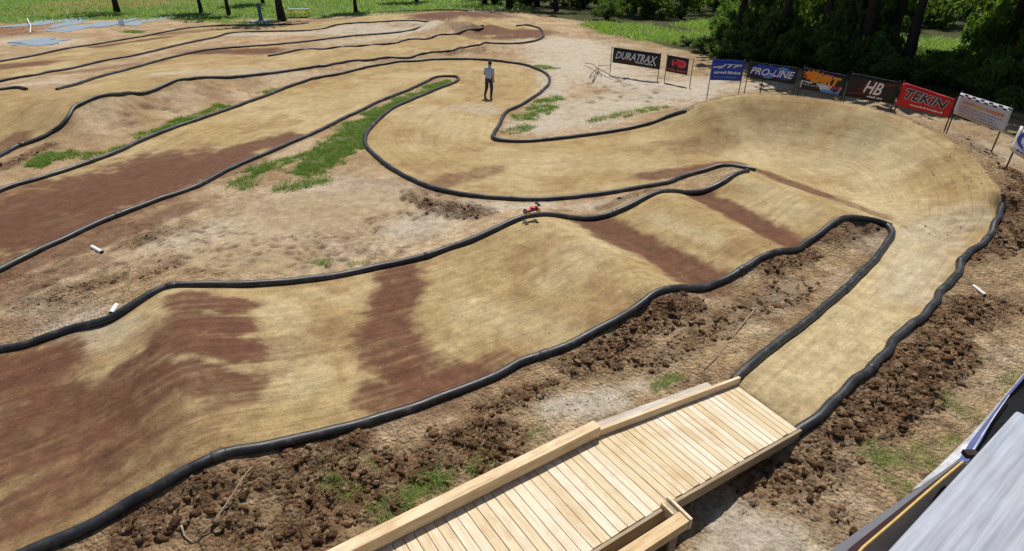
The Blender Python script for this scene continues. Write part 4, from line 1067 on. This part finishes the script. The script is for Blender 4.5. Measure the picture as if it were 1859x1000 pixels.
lumps(np.clip(clod - .3, 0, 1) * ok * (GY >= 12), 900, .02, .09, 2.4, DK, 12, 'far_clods', 'scattered dirt clods along the infield edges')
crust = capsules(GX, GY, [(1010, 735, 1110, 712, .24, 1), (1120, 700, 1160, 690, .14, .8)], .5, warp)
lumps(crust * ok, 300, .006, .022, 2.0, [(.55, .47, .37), (.62, .55, .45), (.45, .37, .28)], 13, 'pale_stones', 'pale crumbly stones on the light patch beside the bridge kerb')
lumps(ok * (GY < 16) * (np.abs(GX) < 14) * 1.0, 7000, .005, .026, 2.6, DK + [(.42, .32, .22)], 14, 'pebbles', 'small pebbles and crumbs strewn over the bare soil')
lumps(track * (GY < 20) * (GX < 14) * (GX > -13) * smooth01(.4, .62, fbm(GX, GY, .8, 3)) * 1.0, 3200, .004, .018, 3.0, [(.42, .31, .16), (.30, .19, .10), (.2, .11, .06), (.55, .45, .3)], 16, 'track_crumbs', 'fine crumbs of soil lying on the packed track')
lumps(rim_rough * (GY > 10), 160, .015, .04, 2.0, [(.38, .27, .15), (.3, .2, .11)], 15, 'berm_crumbs', 'dry crumbs of soil on the banked corner')

# --- puddles in the far left ruts
M['water'], nt, b_ = mat('puddle_water')
b_.inputs['Base Color'].default_value = (.30, .37, .47, 1); b_.inputs['Roughness'].default_value = .05; b_.inputs['IOR'].default_value = 1.33; b_.inputs['Specular IOR Level'].default_value = .7  # bright sky reflection is put into the blue base colour
wv_ = noise(nt, 1.2, 2, .5, N(nt, 'ShaderNodeNewGeometry').outputs['Position']); bump(nt, b_, wv_, .03, .05)
for i, (px, py, rx, ry) in enumerate([(92, 40, 30, 7), (125, 43, 18, 6), (172, 46, 32, 9), (240, 43, 18, 4), (283, 35, 16, 4), (70, 76, 38, 6)]):
    c = gnd(px, py); a = vec(at(px + rx, py, c.z)); b2 = vec(at(px, py + ry, c.z))
    hx = (a - c).length; hy = (b2 - c).length
    g = random.Random(i); pts = []
    for k in range(28):
        t = k / 28 * 6.283; rr = 1 + .30 * math.sin(2 * t + 3 * i) + .22 * math.sin(5 * t + i) + .14 * math.sin(7 * t + 2 * i) + g.uniform(-.05, .05)
        pts.append((hx * rr * math.cos(t), hy * rr * math.sin(t), 0))
    top = max(zat(c.x + p[0] * f, c.y + p[1] * f) for p in pts for f in (.25, .5, .75))
    mb = MB(); mb.add(pts + [(0, 0, 0)], [(k, (k + 1) % 28, 28) for k in range(28)])
    o = mb.build('puddle', M['water'], None); o.location = (c.x, c.y, top + .012)
    tag(o, kind='structure')
# ------------------------------------------------------------------ sponsor banners
def proj(p):
    q = np.array(p, float) - np.array([0, 0, CAM_H]); zc = q @ FWD
    return CX + FPX * q[0] / zc, CY + FPX * (q @ DWN) / zc
FONT_CACHE = {}
def text_shape(s, shear=0.0):
    key = (s, shear)
    if key in FONT_CACHE: return FONT_CACHE[key]
    cu = bpy.data.curves.new('lettering', 'FONT'); cu.body = s; cu.shear = shear; cu.resolution_u = 2
    cu.offset = .018
    o = bpy.data.objects.new('lettering', cu); COL.objects.link(o)
    bpy.context.view_layer.update()
    me = o.to_mesh()
    V = np.array([v.co[:] for v in me.vertices]); F = [list(p.vertices) for p in me.polygons]
    o.to_mesh_clear(); bpy.data.objects.remove(o); bpy.data.curves.remove(cu)
    mn, mx = V[:, :2].min(0), V[:, :2].max(0)
    U = (V[:, :2] - mn) / (mx - mn)
    FONT_CACHE[key] = (U, F)
    return U, F
def glyph_bars(n, seed, words=2):
    """a line of print too small to read"""
    g = random.Random(seed); V = []; F = []; x = 0.0
    for i in range(n):
        w = g.uniform(.5, 1.0); h0 = g.choice([0, 0, .1]); h1 = g.choice([.75, .75, 1])
        V += [(x, h0), (x + w, h0), (x + w + .1, h1), (x + .1, h1)]; F.append([len(V) - 4 + k for k in range(4)])
        x += w + .32 + (.5 if words > 1 and i % max(2, n // words) == max(2, n // words) - 1 else 0)
    V = np.array(V); V[:, 0] /= V[:, 0].max()
    return V, F
PC = {}
def paint(name, c, rough=.45):
    if name not in PC: PC[name] = plain(name, c, rough, .07, 3)
    return PC[name]
INK = {'black': (.008, .008, .010), 'white': (.80, .80, .80), 'red': (.62, .012, .012), 'blue': (.018, .055, .42), 'skyblue': (.10, .28, .70), 'orange': (.80, .22, .02), 'yellow': (.75, .52, .03), 'pink': (.62, .06, .12), 'darkred': (.14, .006, .010), 'silver': (.60, .62, .68), 'gold': (.60, .38, .05), 'grey': (.30, .31, .34), 'navy': (.02, .04, .22)}
def ink(k): return paint('print_' + k, INK[k])

class Banner:
    def __init__(self, name, BL, BR, topL, topR, zb, label, bg, posts=(0, 1), cat='banner', rails=False, post_m='dark_post', grp='sponsor banners on posts'):
        self.bl, self.br = vec(at(BL[0], BL[1], zb)), vec(at(BR[0], BR[1], zb))
        def top(p, ty):
            lo, hi = 0.1, 4.0
            for _ in range(40):
                m = (lo + hi) / 2
                if proj((p.x, p.y, p.z + m))[1] > ty: lo = m
                else: hi = m
            return lo
        self.hl, self.hr = top(self.bl, topL), top(self.br, topR)
        self.w = (self.br - self.bl).length
        x = (self.br - self.bl).normalized(); self.nrm = Vector((x.y, -x.x, 0)).normalized()
        self.seed = len(name) + BL[0]
        mid = self.bl.lerp(self.br, .5)
        self.o = Vector((mid.x, mid.y, zat(mid.x, mid.y)))
        self.root = thing('sponsor_banner', self.o, label, cat, grp)
        self.h = (self.hl + self.hr) / 2
        # cloth with slight ripples and thickness
        nx_, ny_ = 16, 5; V = []; F = []
        for side in (0, -.012):
            for j in range(ny_ + 1):
                for i in range(nx_ + 1): V.append(self.pt(i / nx_, j / ny_, side))
        k = (nx_ + 1) * (ny_ + 1)
        for j in range(ny_):
            for i in range(nx_):
                a = j * (nx_ + 1) + i; q = (a, a + 1, a + nx_ + 2, a + nx_ + 1)
                F.append(q); F.append(tuple(k + t for t in q[::-1]))
        ring = list(range(nx_ + 1)) + [j * (nx_ + 1) + nx_ for j in range(1, ny_ + 1)] + [ny_ * (nx_ + 1) + i for i in range(nx_ - 1, -1, -1)] + [j * (nx_ + 1) for j in range(ny_ - 1, 0, -1)]
        for a, b in zip(ring, ring[1:] + ring[:1]): F.append((b, a, a + k, b + k))
        mb = MB(); mb.add(V, F); mb.build('cloth', ink(bg), self.root, self.o, True)
        for u in posts:
            p = self.pt(u, 0, -.03); t = self.pt(u, 1.0, -.03); g = zat(p.x, p.y) - .25
            mb = MB(); mb.tube([(p.x, p.y, g), (p.x, p.y, t.z + .06)], .022, 8); mb.build('post', M[post_m], self.root, self.o)
        if rails:
            for v in (0.0, 1.0):
                mb = MB(); mb.tube([self.pt(posts[0], v, -.03), self.pt(posts[-1], v, -.03)], .012, 6); mb.build('wire', M[post_m], self.root, self.o)
    def pt(self, u, v, off=0.0):
        p = self.bl.lerp(self.br, u) if 0 <= u <= 1 else self.bl + (self.br - self.bl) * u
        h = self.hl + (self.hr - self.hl) * u
        rip = .018 * math.sin(u * 9 + self.seed) * (1 - v * .5) + .010 * math.sin(u * 17 + v * 3)
        return p + Vector((0, 0, 1)) * (v * h) + self.nrm * (off + rip)
    def put(self, name, U, F, box, c, layer=1, shear=0.0, slope=0.0, thick=.003):
        u0, v0, u1, v1 = box
        mb = MB(); V = []
        for a, b in U:
            uu = u0 + (u1 - u0) * a + shear * (b - .5); vv = v0 + (v1 - v0) * b + slope * (a - .5)
            V.append(self.pt(uu, vv, .006 * layer))
        mb.add(V, F); o_ = mb.build(name, ink(c), self.root, self.o)
        if name == 'small_print': o_['kind'] = 'stuff'
    def word(self, s, box, c, shear=0.0, layer=2, slope=0.0, outline=None):
        U, F = text_shape(s, shear)
        if outline:
            for dx, dy in ((-.008, -.02), (.008, .02), (.008, -.02), (-.008, .02)):
                self.put('lettering_edge', U, F, (box[0] + dx, box[1] + dy, box[2] + dx, box[3] + dy), outline, layer + .15 * (dx > 0) + .3 * (dy > 0), 0, slope)
            layer += 1
        self.put('lettering', U, F, box, c, layer, 0, slope)
    def line(self, n, box, c, seed, layer=2, slope=0.0, words=2):
        U, F = glyph_bars(n, seed, words); self.put('small_print', U, F, box, c, layer, .0, slope)
    def poly(self, name, pts, c, layer=1):
        # cut long shapes so they follow the cloth
        self.put(name, pts, [list(range(len(pts)))], (0, 0, 1, 1), c, layer)
    def disc(self, name, cu, cv, ru, rv, c, layer=1, p=2.0):
        n = 36; pts = []
        for k in range(n):
            t = k / n * 2 * math.pi; a, b = math.cos(t), math.sin(t)
            pts.append((cu + ru * math.copysign(abs(a) ** (2 / p), a), cv + rv * math.copysign(abs(b) ** (2 / p), b)))
        self.poly(name, pts, c, layer)
    def splat(self, name, cu, cv, ru, rv, c, seed, layer=1, n=26, rough=.45):
        g = random.Random(seed); pts = []
        for k in range(n):
            t = k / n * 2 * math.pi; r = 1 - rough * (k % 2) * g.uniform(.4, 1)
            pts.append((min(.985, max(.015, cu + ru * r * math.cos(t))), min(.97, max(.03, cv + rv * r * math.sin(t)))))
        pts.append((cu, cv))
        self.put(name, pts, [[k, (k + 1) % n, n] for k in range(n)], (0, 0, 1, 1), c, layer)

b = Banner('a', (1112, 113), (1197, 126), 86, 98, .72, 'long black banner with white slanted lettering, leftmost in the row', 'black', (-.045, .98), rails=True, post_m='steel')
b.word('DURATRAX', (.06, .30, .94, .80), 'silver', .35)
b.line(9, (.50, .18, .92, .30), 'silver', 4)
b.poly('red_stroke', [(.20, .20), (.42, .17), (.44, .24), (.22, .28)], 'darkred', 1)
b = Banner('b', (1209, 129), (1247, 136), 100, 107, .70, 'small black banner with a red rounded ring logo', 'black', (-.04, 1.2), rails=True, post_m='steel')
b.disc('ring', .56, .60, .34, .25, 'pink', 1, 3.0); b.disc('ring_centre', .56, .60, .24, .10, 'red', 2, 4.0)
b.line(8, (.10, .12, .92, .24), 'pink', 3, 2)
b.poly('red_band', [(.04, .03), (.97, .03), (.97, .10), (.04, .10)], 'darkred', 1)
b = Banner('c', (1288, 145), (1346, 147), 108, 111, 1.02, 'bright blue banner with three rows of white print', 'blue', (.01, .99), post_m='steel')
b.word('JTP', (.20, .58, .94, .82), 'white', .4)
b.poly('swoosh', [(.03, .60), (.28, .66), (.32, .72), (.05, .66)], 'white', 2)
b.line(12, (.10, .33, .92, .47), 'white', 6, 2, 0, 2); b.line(14, (.10, .13, .80, .21), 'skyblue', 7, 2)
b = Banner('d', (1355, 140), (1443, 153), 112, 123, 1.05, 'black and blue banner with white slanted lettering', 'black', (.01, .35))
b.splat('blue_flame', .36, .58, .33, .42, 'blue', 3, 1, 30, .35); b.splat('blue_flame', .74, .55, .26, .44, 'blue', 5, 1.3, 30, .35); b.splat('light_flame', .72, .74, .14, .18, 'skyblue', 8, 1.6, 22, .4); b.splat('light_flame', .44, .25, .12, .14, 'skyblue', 9, 1.6, 22, .4)
b.word('PRO-LINE', (.06, .28, .96, .72), 'white', .35, 3, .02)
b = Banner('e', (1450, 160), (1528, 174), 122, 137, 1.1, 'orange and white banner with blue corner, left of the black HB banner', 'black', (.0, 1.0))
b.splat('orange_burst', .30, .70, .30, .28, 'orange', 2, 1, 28, .5); b.splat('pink_burst', .58, .74, .26, .16, 'pink', 4, 1.3, 24, .4)
b.poly('white_panel', [(.02, .05), (.55, .05), (.92, .10), (.96, .36), (.60, .40), (.02, .40)], 'silver', 1)
b.poly('blue_panel', [(.50, .03), (.93, .03), (.94, .18), (.52, .14)], 'skyblue', 2)
b.word('DIRT', (.28, .42, .90, .80), 'orange', .3, 3, 0, 'yellow')
b.word('RACING', (.52, .22, .97, .42), 'pink', .2, 3)
b.line(10, (.05, .20, .46, .30), 'grey', 3, 2)
b = Banner('f', (1534, 174), (1620, 188), 132, 149, 1.15, 'black banner with white HB lettering over dark red streaks', 'black', (.0, 1.0))
b.splat('red_streak', .55, .50, .36, .42, 'darkred', 12, 1, 22, .6); b.poly('red_wing', [(.60, .80), (.98, .88), (.98, .80), (.66, .66)], 'darkred', 1.3); b.poly('red_tail', [(.04, .10), (.40, .22), (.42, .34), (.10, .22)], 'darkred', 1.3)
b.word('HB', (.34, .26, .74, .82), 'white', .35, 3, -.02); b.line(8, (.46, .10, .78, .19), 'white', 5, 3)
b = Banner('g', (1627, 190), (1722, 213), 149, 180, 1.15, 'red banner with bold black TEKIN lettering', 'red', (.0, 1.0))
b.word('TEKIN', (.11, .36, .92, .80), 'black', .3, 2, 0, 'silver')
b.line(16, (.26, .11, .88, .20), 'white', 11, 2)
b = Banner('h', (1730, 206), (1820, 241), 168, 197, 1.0, 'white banner with checkered top edge and yellow to red lettering', 'silver', (.0, .93))
for i in range(12):
    for j in range(2):
        if (i + j) % 2 == 0:
            b.poly('check', [(i / 12 + .005, .84 + j * .075), ((i + 1) / 12 - .005, .84 + j * .075), ((i + 1) / 12 - .005, .91 + j * .075), (i / 12 + .005, .91 + j * .075)], 'black', 1)
b.line(6, (.10, .58, .36, .72), 'gold', 1, 2, 0, 1); b.line(4, (.37, .57, .56, .72), 'yellow', 2, 2, 0, 1); b.line(6, (.58, .56, .90, .72), 'orange', 8, 2, 0, 1)
b.line(18, (.08, .42, .90, .48), 'grey', 3, 2); b.line(17, (.08, .30, .80, .36), 'grey', 4, 2); b.line(15, (.10, .18, .86, .24), 'grey', 5, 2); b.line(16, (.10, .06, .9, .12), 'grey', 6, 2)
b = Banner('i', (1833, 272), (1905, 318), 228, 262, 1.0, 'white board with blue rounded logo, cut by the right picture edge', 'white', (.08, .9))
b.disc('blue_ring', .46, .58, .40, .34, 'blue', 1, 2.4); b.disc('ring_inside', .47, .56, .30, .22, 'white', 2, 2.4); b.splat('blue_mark', .44, .50, .2, .14, 'navy', 4, 3, 18, .5)
b.line(6, (.15, .12, .8, .2), 'blue', 9, 2)

# wire stays between the fence posts of the left banners
# ------------------------------------------------------------------ toy buggy in the air over the crest
cp_ = vec(at(965, 383, .74))
buggy = thing('toy_buggy', cp_, 'small red toy buggy with yellow wheels jumping over the black pipe', 'toy car')
buggy.scale = (.86,) * 3
buggy.rotation_euler = (R(6), R(10), R(197))
M['car_red'] = plain('buggy_red', (.62, .03, .05), .3, .1, 10); M['car_pink'] = plain('buggy_pink', (.72, .16, .30), .3, .1, 10)
M['rim_y'] = plain('rim_yellow', (.85, .72, .02), .4, .05); M['rubber'] = plain('rubber', (.012, .012, .012), .8, .2, 30)
mb = MB(); mb.hexa([(-.2, -.05, -.01), (.17, -.035, -.01), (.17, .035, -.01), (-.2, .05, -.01)], [(-.2, -.06, .02), (.17, -.045, .02), (.17, .045, .02), (-.2, .06, .02)])
mb.build('chassis', M['rubber'], buggy, None, False, .004)
def hull(secs, m_, name, smooth=True):
    mb = MB(); V = []; F = []; n = 10
    for x, w, z0, z1 in secs:
        for k in range(n):
            t = k / n * 2 * math.pi; c, s_ = math.cos(t), math.sin(t)
            V.append((x, w * math.copysign(abs(c) ** .6, c), (z0 + z1) / 2 + (z1 - z0) / 2 * math.copysign(abs(s_) ** .6, s_)))
    for i in range(len(secs) - 1):
        for k in range(n): F.append((i * n + k, i * n + (k + 1) % n, (i + 1) * n + (k + 1) % n, (i + 1) * n + k))
    F += [tuple(range(n))[::-1], tuple((len(secs) - 1) * n + k for k in range(n))]
    mb.add(V, F); return mb.build(name, m_, buggy, None, smooth)
hull([(-.19, .05, .02, .075), (-.12, .075, .02, .10), (-.05, .075, .02, .125), (.0, .068, .02, .12), (.03, .06, .02, .085)], M['car_red'], 'body_shell')
hull([(.028, .06, .02, .084), (.09, .05, .02, .07), (.16, .036, .015, .05), (.21, .026, .012, .035)], M['car_pink'], 'nose')
mb = MB(); mb.hexa([(-.255, -.1, .135), (-.17, -.1, .150), (-.17, .1, .150), (-.255, .1, .135)], [(-.255, -.1, .142), (-.17, -.1, .156), (-.17, .1, .156), (-.255, .1, .142)])
for s_ in (-1, 1):
    mb.hexa([(-.26, s_ * .1 - .003, .11), (-.165, s_ * .1 - .003, .125), (-.165, s_ * .1 + .003, .125), (-.26, s_ * .1 + .003, .11)], [(-.26, s_ * .1 - .003, .165), (-.165, s_ * .1 - .003, .18), (-.165, s_ * .1 + .003, .18), (-.26, s_ * .1 + .003, .165)])
    mb.beam((-.2, s_ * .03, .06), (-.21, s_ * .03, .14), .008, .008)
mb.build('rear_wing', M['rubber'], buggy)
mb = MB(); mb.hexa([(.2, -.06, .0), (.245, -.05, .005), (.245, .05, .005), (.2, .06, .0)], [(.2, -.06, .015), (.245, -.05, .018), (.245, .05, .018), (.2, .06, .015)]); mb.build('bumper', M['rubber'], buggy)
for x in (-.165, .15):
    mb = MB(); mb.box((x, 0, .06), (.012, .14, .05)); mb.build('shock_tower', M['dark_post'], buggy)
    for s_ in (-1, 1):
        mb = MB(); mb.beam((x, s_ * .03, .015), (x, s_ * .115, .008), .02, .008); mb.build('suspension_arm', M['dark_post'], buggy)
        c = (x, s_ * .125, .005)
        mb = MB(); mb.lathe(c, [(-.026, .045), (-.022, .058), (.022, .058), (.026, .045), (.02, .036)], (0, s_, 0), 18); wh = mb.build('wheel', M['rubber'], buggy, None, True)
        mb = MB(); mb.lathe((c[0], c[1] + s_ * .018, c[2]), [(-.035, .044), (.0, .047), (.009, .044), (.010, .012)], (0, s_, 0), 18); mb.build('rim', M['rim_y'], wh, None, True)

# ------------------------------------------------------------------ person walking on the hairpin
pf = gnd(887, 178); pf.z -= .05
person = thing('person', pf, 'person in pale blue shirt and dark trousers walking on the hairpin track', 'person')
person.rotation_euler = (0, R(2), R(-28))
skel = {'pelvis': ((0, 0, .95), .145), 'belly': ((0, .01, 1.10), .175), 'chest': ((.01, .03, 1.32), .185), 'neck0': ((.012, .04, 1.455), .075), 'neck': ((.012, .05, 1.53), .058), 'head0': ((.012, .065, 1.60), .088), 'head1': ((.012, .07, 1.69), .092), 'crown': ((.012, .06, 1.755), .05), 'face': ((.012, .12, 1.64), .055),
        'hipL': ((-.105, 0, .90), .105), 'kneeL': ((-.165, .10, .50), .082), 'ankL': ((-.235, .03, .09), .048), 'toeL': ((-.245, .20, .035), .036),
        'hipR': ((.105, 0, .90), .105), 'kneeR': ((.15, .02, .49), .082), 'ankR': ((.18, -.10, .085), .048), 'toeR': ((.20, .07, .035), .036),
        'shL': ((-.185, .03, 1.40), .075), 'elL': ((-.245, -.02, 1.13), .052), 'wrL': ((-.15, .20, 1.06), .036),
        'shR': ((.205, .03, 1.40), .075), 'elR': ((.255, -.06, 1.13), .052), 'wrR': ((.235, .05, .90), .036)}
edges = [('pelvis', 'belly'), ('belly', 'chest'), ('chest', 'neck0'), ('neck0', 'neck'), ('neck', 'head0'), ('head0', 'head1'), ('head1', 'crown'), ('head0', 'face'), ('pelvis', 'hipL'), ('hipL', 'kneeL'), ('kneeL', 'ankL'), ('ankL', 'toeL'), ('pelvis', 'hipR'), ('hipR', 'kneeR'), ('kneeR', 'ankR'), ('ankR', 'toeR'), ('chest', 'shL'), ('shL', 'elL'), ('elL', 'wrL'), ('chest', 'shR'), ('shR', 'elR'), ('elR', 'wrR')]
def skin_mesh(skel, edges, root, name, sub=2):
    keys = list(skel); me = bpy.data.meshes.new(name)
    me.from_pydata([skel[k][0] for k in keys], [(keys.index(a), keys.index(b)) for a, b in edges], [])
    o = bpy.data.objects.new(name, me); COL.objects.link(o)
    o.modifiers.new('skin', 'SKIN')
    if not me.skin_vertices: me.attributes.new('skin', 'FLOAT', 'POINT')
    for i, k in enumerate(keys):
        sv = me.skin_vertices[0].data[i]; r = skel[k][1]; sv.radius = (r, r * (.78 if k in ('pelvis', 'belly', 'chest') else 1)); sv.use_root = (k == root)
    ss = o.modifiers.new('sub', 'SUBSURF'); ss.levels = sub; ss.render_levels = sub
    dg = bpy.context.evaluated_depsgraph_get(); dg.update()
    ev = o.evaluated_get(dg); out = bpy.data.meshes.new_from_object(ev)
    bpy.data.objects.remove(o)
    out.polygons.foreach_set('use_smooth', [True] * len(out.polygons))
    return out
try:
    bm_ = bpy.data.meshes.new('t'); bpy.data.meshes.remove(bm_)
    body = skin_mesh(skel, edges, 'pelvis', 'body')
except Exception as ex:
    print('skin fallback', ex)
    mb = MB()
    for a, b2 in edges: mb.tube([skel[a][0], skel[b2][0]], [skel[a][1], skel[b2][1]], 10)
    body = mb.mesh('body', None, True)
M['skin'] = plain('skin', (.42, .24, .17), .55, .06, 12); M['shirt'] = plain('shirt_blue', (.46, .53, .70), .85, .10, 9); M['trousers'] = plain('trousers_navy', (.04, .045, .085), .85, .2, 9); M['shoe'] = plain('shoe', (.02, .018, .016), .6, .2, 9); M['hair'] = plain('hair', (.03, .02, .014), .7, .2, 40)
for k in ('skin', 'shirt', 'trousers', 'shoe', 'hair'): body.materials.append(M[k])
for p in body.polygons:
    c = p.center
    arm = abs(c.x) > .20 and c.z > .80 and c.z < 1.5
    if c.z < .085: mi = 3
    elif c.z < .98 and not (abs(c.x) > .2 and c.z > .84): mi = 2
    elif c.z < 1.50: mi = 0 if (arm and c.z < 1.17) else 1
    else: mi = 4 if (c.z > 1.70 or (c.y < .06 and c.z > 1.57)) else 0
    p.material_index = mi
bo_ = link('body', body, None, person)
for sgn, w in ((-1, skel['wrL'][0]), (1, skel['wrR'][0])):
    w = Vector(w); mb = MB()
    mb.tube([w + Vector((0, -.005, .01)), w + Vector((0, .012, -.03)), w + Vector((0, .025, -.085))], [.028, .040, .036], 10)
    for f, (dy, ln) in enumerate([(-.030, .065), (-.010, .078), (.010, .074), (.028, .058)]):
        b3 = w + Vector((0, .025 + dy, -.080)); mb.tube([b3, b3 + Vector((-sgn * .006, .008, -ln * .5)), b3 + Vector((-sgn * .02, .012, -ln))], [.0095, .009, .0065], 6)
    b3 = w + Vector((-sgn * .01, .045, -.03)); mb.tube([b3, b3 + Vector((-sgn * .008, .028, -.03)), b3 + Vector((-sgn * .012, .036, -.062))], [.011, .010, .007], 6)
    mb.build('hand', M['skin'], person, None, True)
for sgn in (-1, 1):
    mb = MB(); mb.lathe((.012 + sgn * .088, .075, 1.635), [(-.012, .012), (0, .03), (.012, .016)], (sgn, 0, 0), 10); mb.build('ear', M['skin'], person, None, True)
    mb = MB(); mb.lathe((.012 + sgn * .03, .163, 1.655), [(-.006, .004), (0, .010), (.006, .004)], (0, 1, 0), 8); mb.build('eye', M['hair'], person, None, True)
mb = MB(); mb.tube([(.012, .165, 1.655), (.012, .188, 1.62), (.012, .17, 1.61)], [.008, .014, .012], 8); mb.build('nose', M['skin'], person, None, True)
mb = MB(); mb.tube([(-.015, .160, 1.578), (.012, .168, 1.575), (.039, .160, 1.578)], [.004, .007, .004], 6); mb.build('mouth', M['car_pink'], person, None, True)

# ------------------------------------------------------------------ small things lying about
def pvc(px, py, qx, qy, r, label):
    a, b2 = gnd(px, py), gnd(qx, qy)
    a.z += r * .8; b2.z += r * .8
    mb = MB(); mb.tube([a, b2], r, 14, False); d = (b2 - a).normalized()
    mb.tube([b2, a], r * .82, 14, False)
    o = thing('pvc_pipe_stub', a, label, 'pipe stub', 'white plastic pipe stubs')
    mb.build('pipe_wall', M['pvc'], o, a, True)
    mb = MB(); mb.tube([a + d * .02, a + d * .022], r * .8, 12); mb.tube([b2 - d * .022, b2 - d * .02], r * .8, 12); mb.build('bore_shade', M['dark_post'], o, a)  # dark discs stand in for the shade deep in the bore
pvc(168, 450, 186, 460, .045, 'short white plastic pipe on red soil below the left straight')
pvc(203, 571, 213, 556, .045, 'short white plastic pipe standing against the near lane pipe')
pvc(1766, 520, 1788, 535, .03, 'thin white plastic pipe on dark clods right of the wavy pipe')
def stick(pts, r, label, m_='stick', name='stick'):
    P = [gnd(x, y) + Vector((0, 0, r + lift)) for x, y, lift in pts]
    n = len(P); o0 = P[0].copy()
    mb = MB(); mb.tube(P, [r * (1.1 - .7 * i / n) for i in range(n)], 7)
    o = mb.build(name, M[m_], None, o0, True); o.location = o0; tag(o, label, 'stick' if name == 'stick' else 'hose')
stick([(362, 978, .02), (390, 955, .05), (420, 915, .08), (450, 870, .1), (462, 850, .04)], .012, 'long thin dry stick lying on the clods at lower left')
stick([(330, 955, .03), (336, 975, .02), (348, 985, .01), (364, 978, .02)], .012, 'short forked twig below the long dry stick at lower left')
stick([(240, 488, .01), (238, 505, .02), (234, 528, .01)], .014, 'thin brown root on the mud above the near lane pipe')
stick([(1372, 560, .01), (1340, 600, .02), (1300, 650, .01), (1278, 672, .01)], .012, 'pale root strip on the soil between the jump pipe and the bridge lane')
stick([(52, 40, .25), (57, 50, .12), (56, 62, .05), (90, 56, .05)], .05, 'curved white hose on the bank left of the puddles', 'pvc', 'hose')

for i, pts in enumerate([[(1062, 118, .1), (1078, 126, .25), (1092, 140, .05)], [(1070, 142, .05), (1086, 130, .3), (1110, 122, .1)], [(1080, 128, .2), (1100, 138, .15), (1128, 150, .02)], [(1076, 150, .05), (1084, 136, .35), (1088, 122, .3)]]):
    stick(pts, .03, ['dead branch lying left in the brush pile on pale ground', 'dead branch arching across the brush pile on pale ground', 'longest dead branch reaching right from the brush pile', 'upright dead branch in the middle of the brush pile'][i])

# standpipe on its pad
q = gnd(475, 41)
sp_ = thing('standpipe', q, 'dull green post on a pale concrete pad at the lawn edge', 'standpipe')
M['teal'] = plain('teal_paint', (.04, .16, .17), .5, .2, 4); M['concrete'] = plain('concrete', (.32, .36, .44), .9, .15, 3)
mb = MB(); mb.box((0, 0, .06), (1.9, 1.1, .22)); mb.build('pad', M['concrete'], sp_, None, False, .03)
mb = MB(); mb.lathe((0, 0, .16), [(0, .24), (.1, .22), (.25, .17), (1.2, .17), (1.3, .22), (1.42, .22), (1.5, .06)], (0, 0, 1), 18); mb.build('post', M['teal'], sp_, None, True)
mb = MB(); mb.tube([(0, 0, 1.2), (.3, 0, 1.25), (.38, 0, 1.05)], .06, 10); mb.build('spout', M['teal'], sp_, None, True)
q = gnd(545, 31)
tb = thing('picnic_table', q, 'low table with pale top and yellow frame under the leaning tree', 'table')
for k in range(4):
    mb = MB(); mb.box((0, -.33 + k * .22, .74), (2.1, .2, .05)); mb.build('top_plank', M['concrete'], tb, None, False, .008)
M['yellow_p'] = plain('yellow_paint', (.62, .46, .03), .5, .15, 5)
for s_ in (-1, 1):
    mb = MB(); mb.box((0, s_ * .72, .44), (2.1, .26, .05)); mb.build('bench_plank', M['yellow_p'], tb, None, False, .008)
    mb = MB(); mb.beam((s_ * .75, -.6, -.02), (s_ * .75, -.25, .71), .08, .08); mb.beam((s_ * .75, .6, -.02), (s_ * .75, .25, .71), .08, .08); mb.beam((s_ * .75, -.8, .38), (s_ * .75, .8, .38), .06, .08); mb.build('leg_frame', M['yellow_p'], tb)
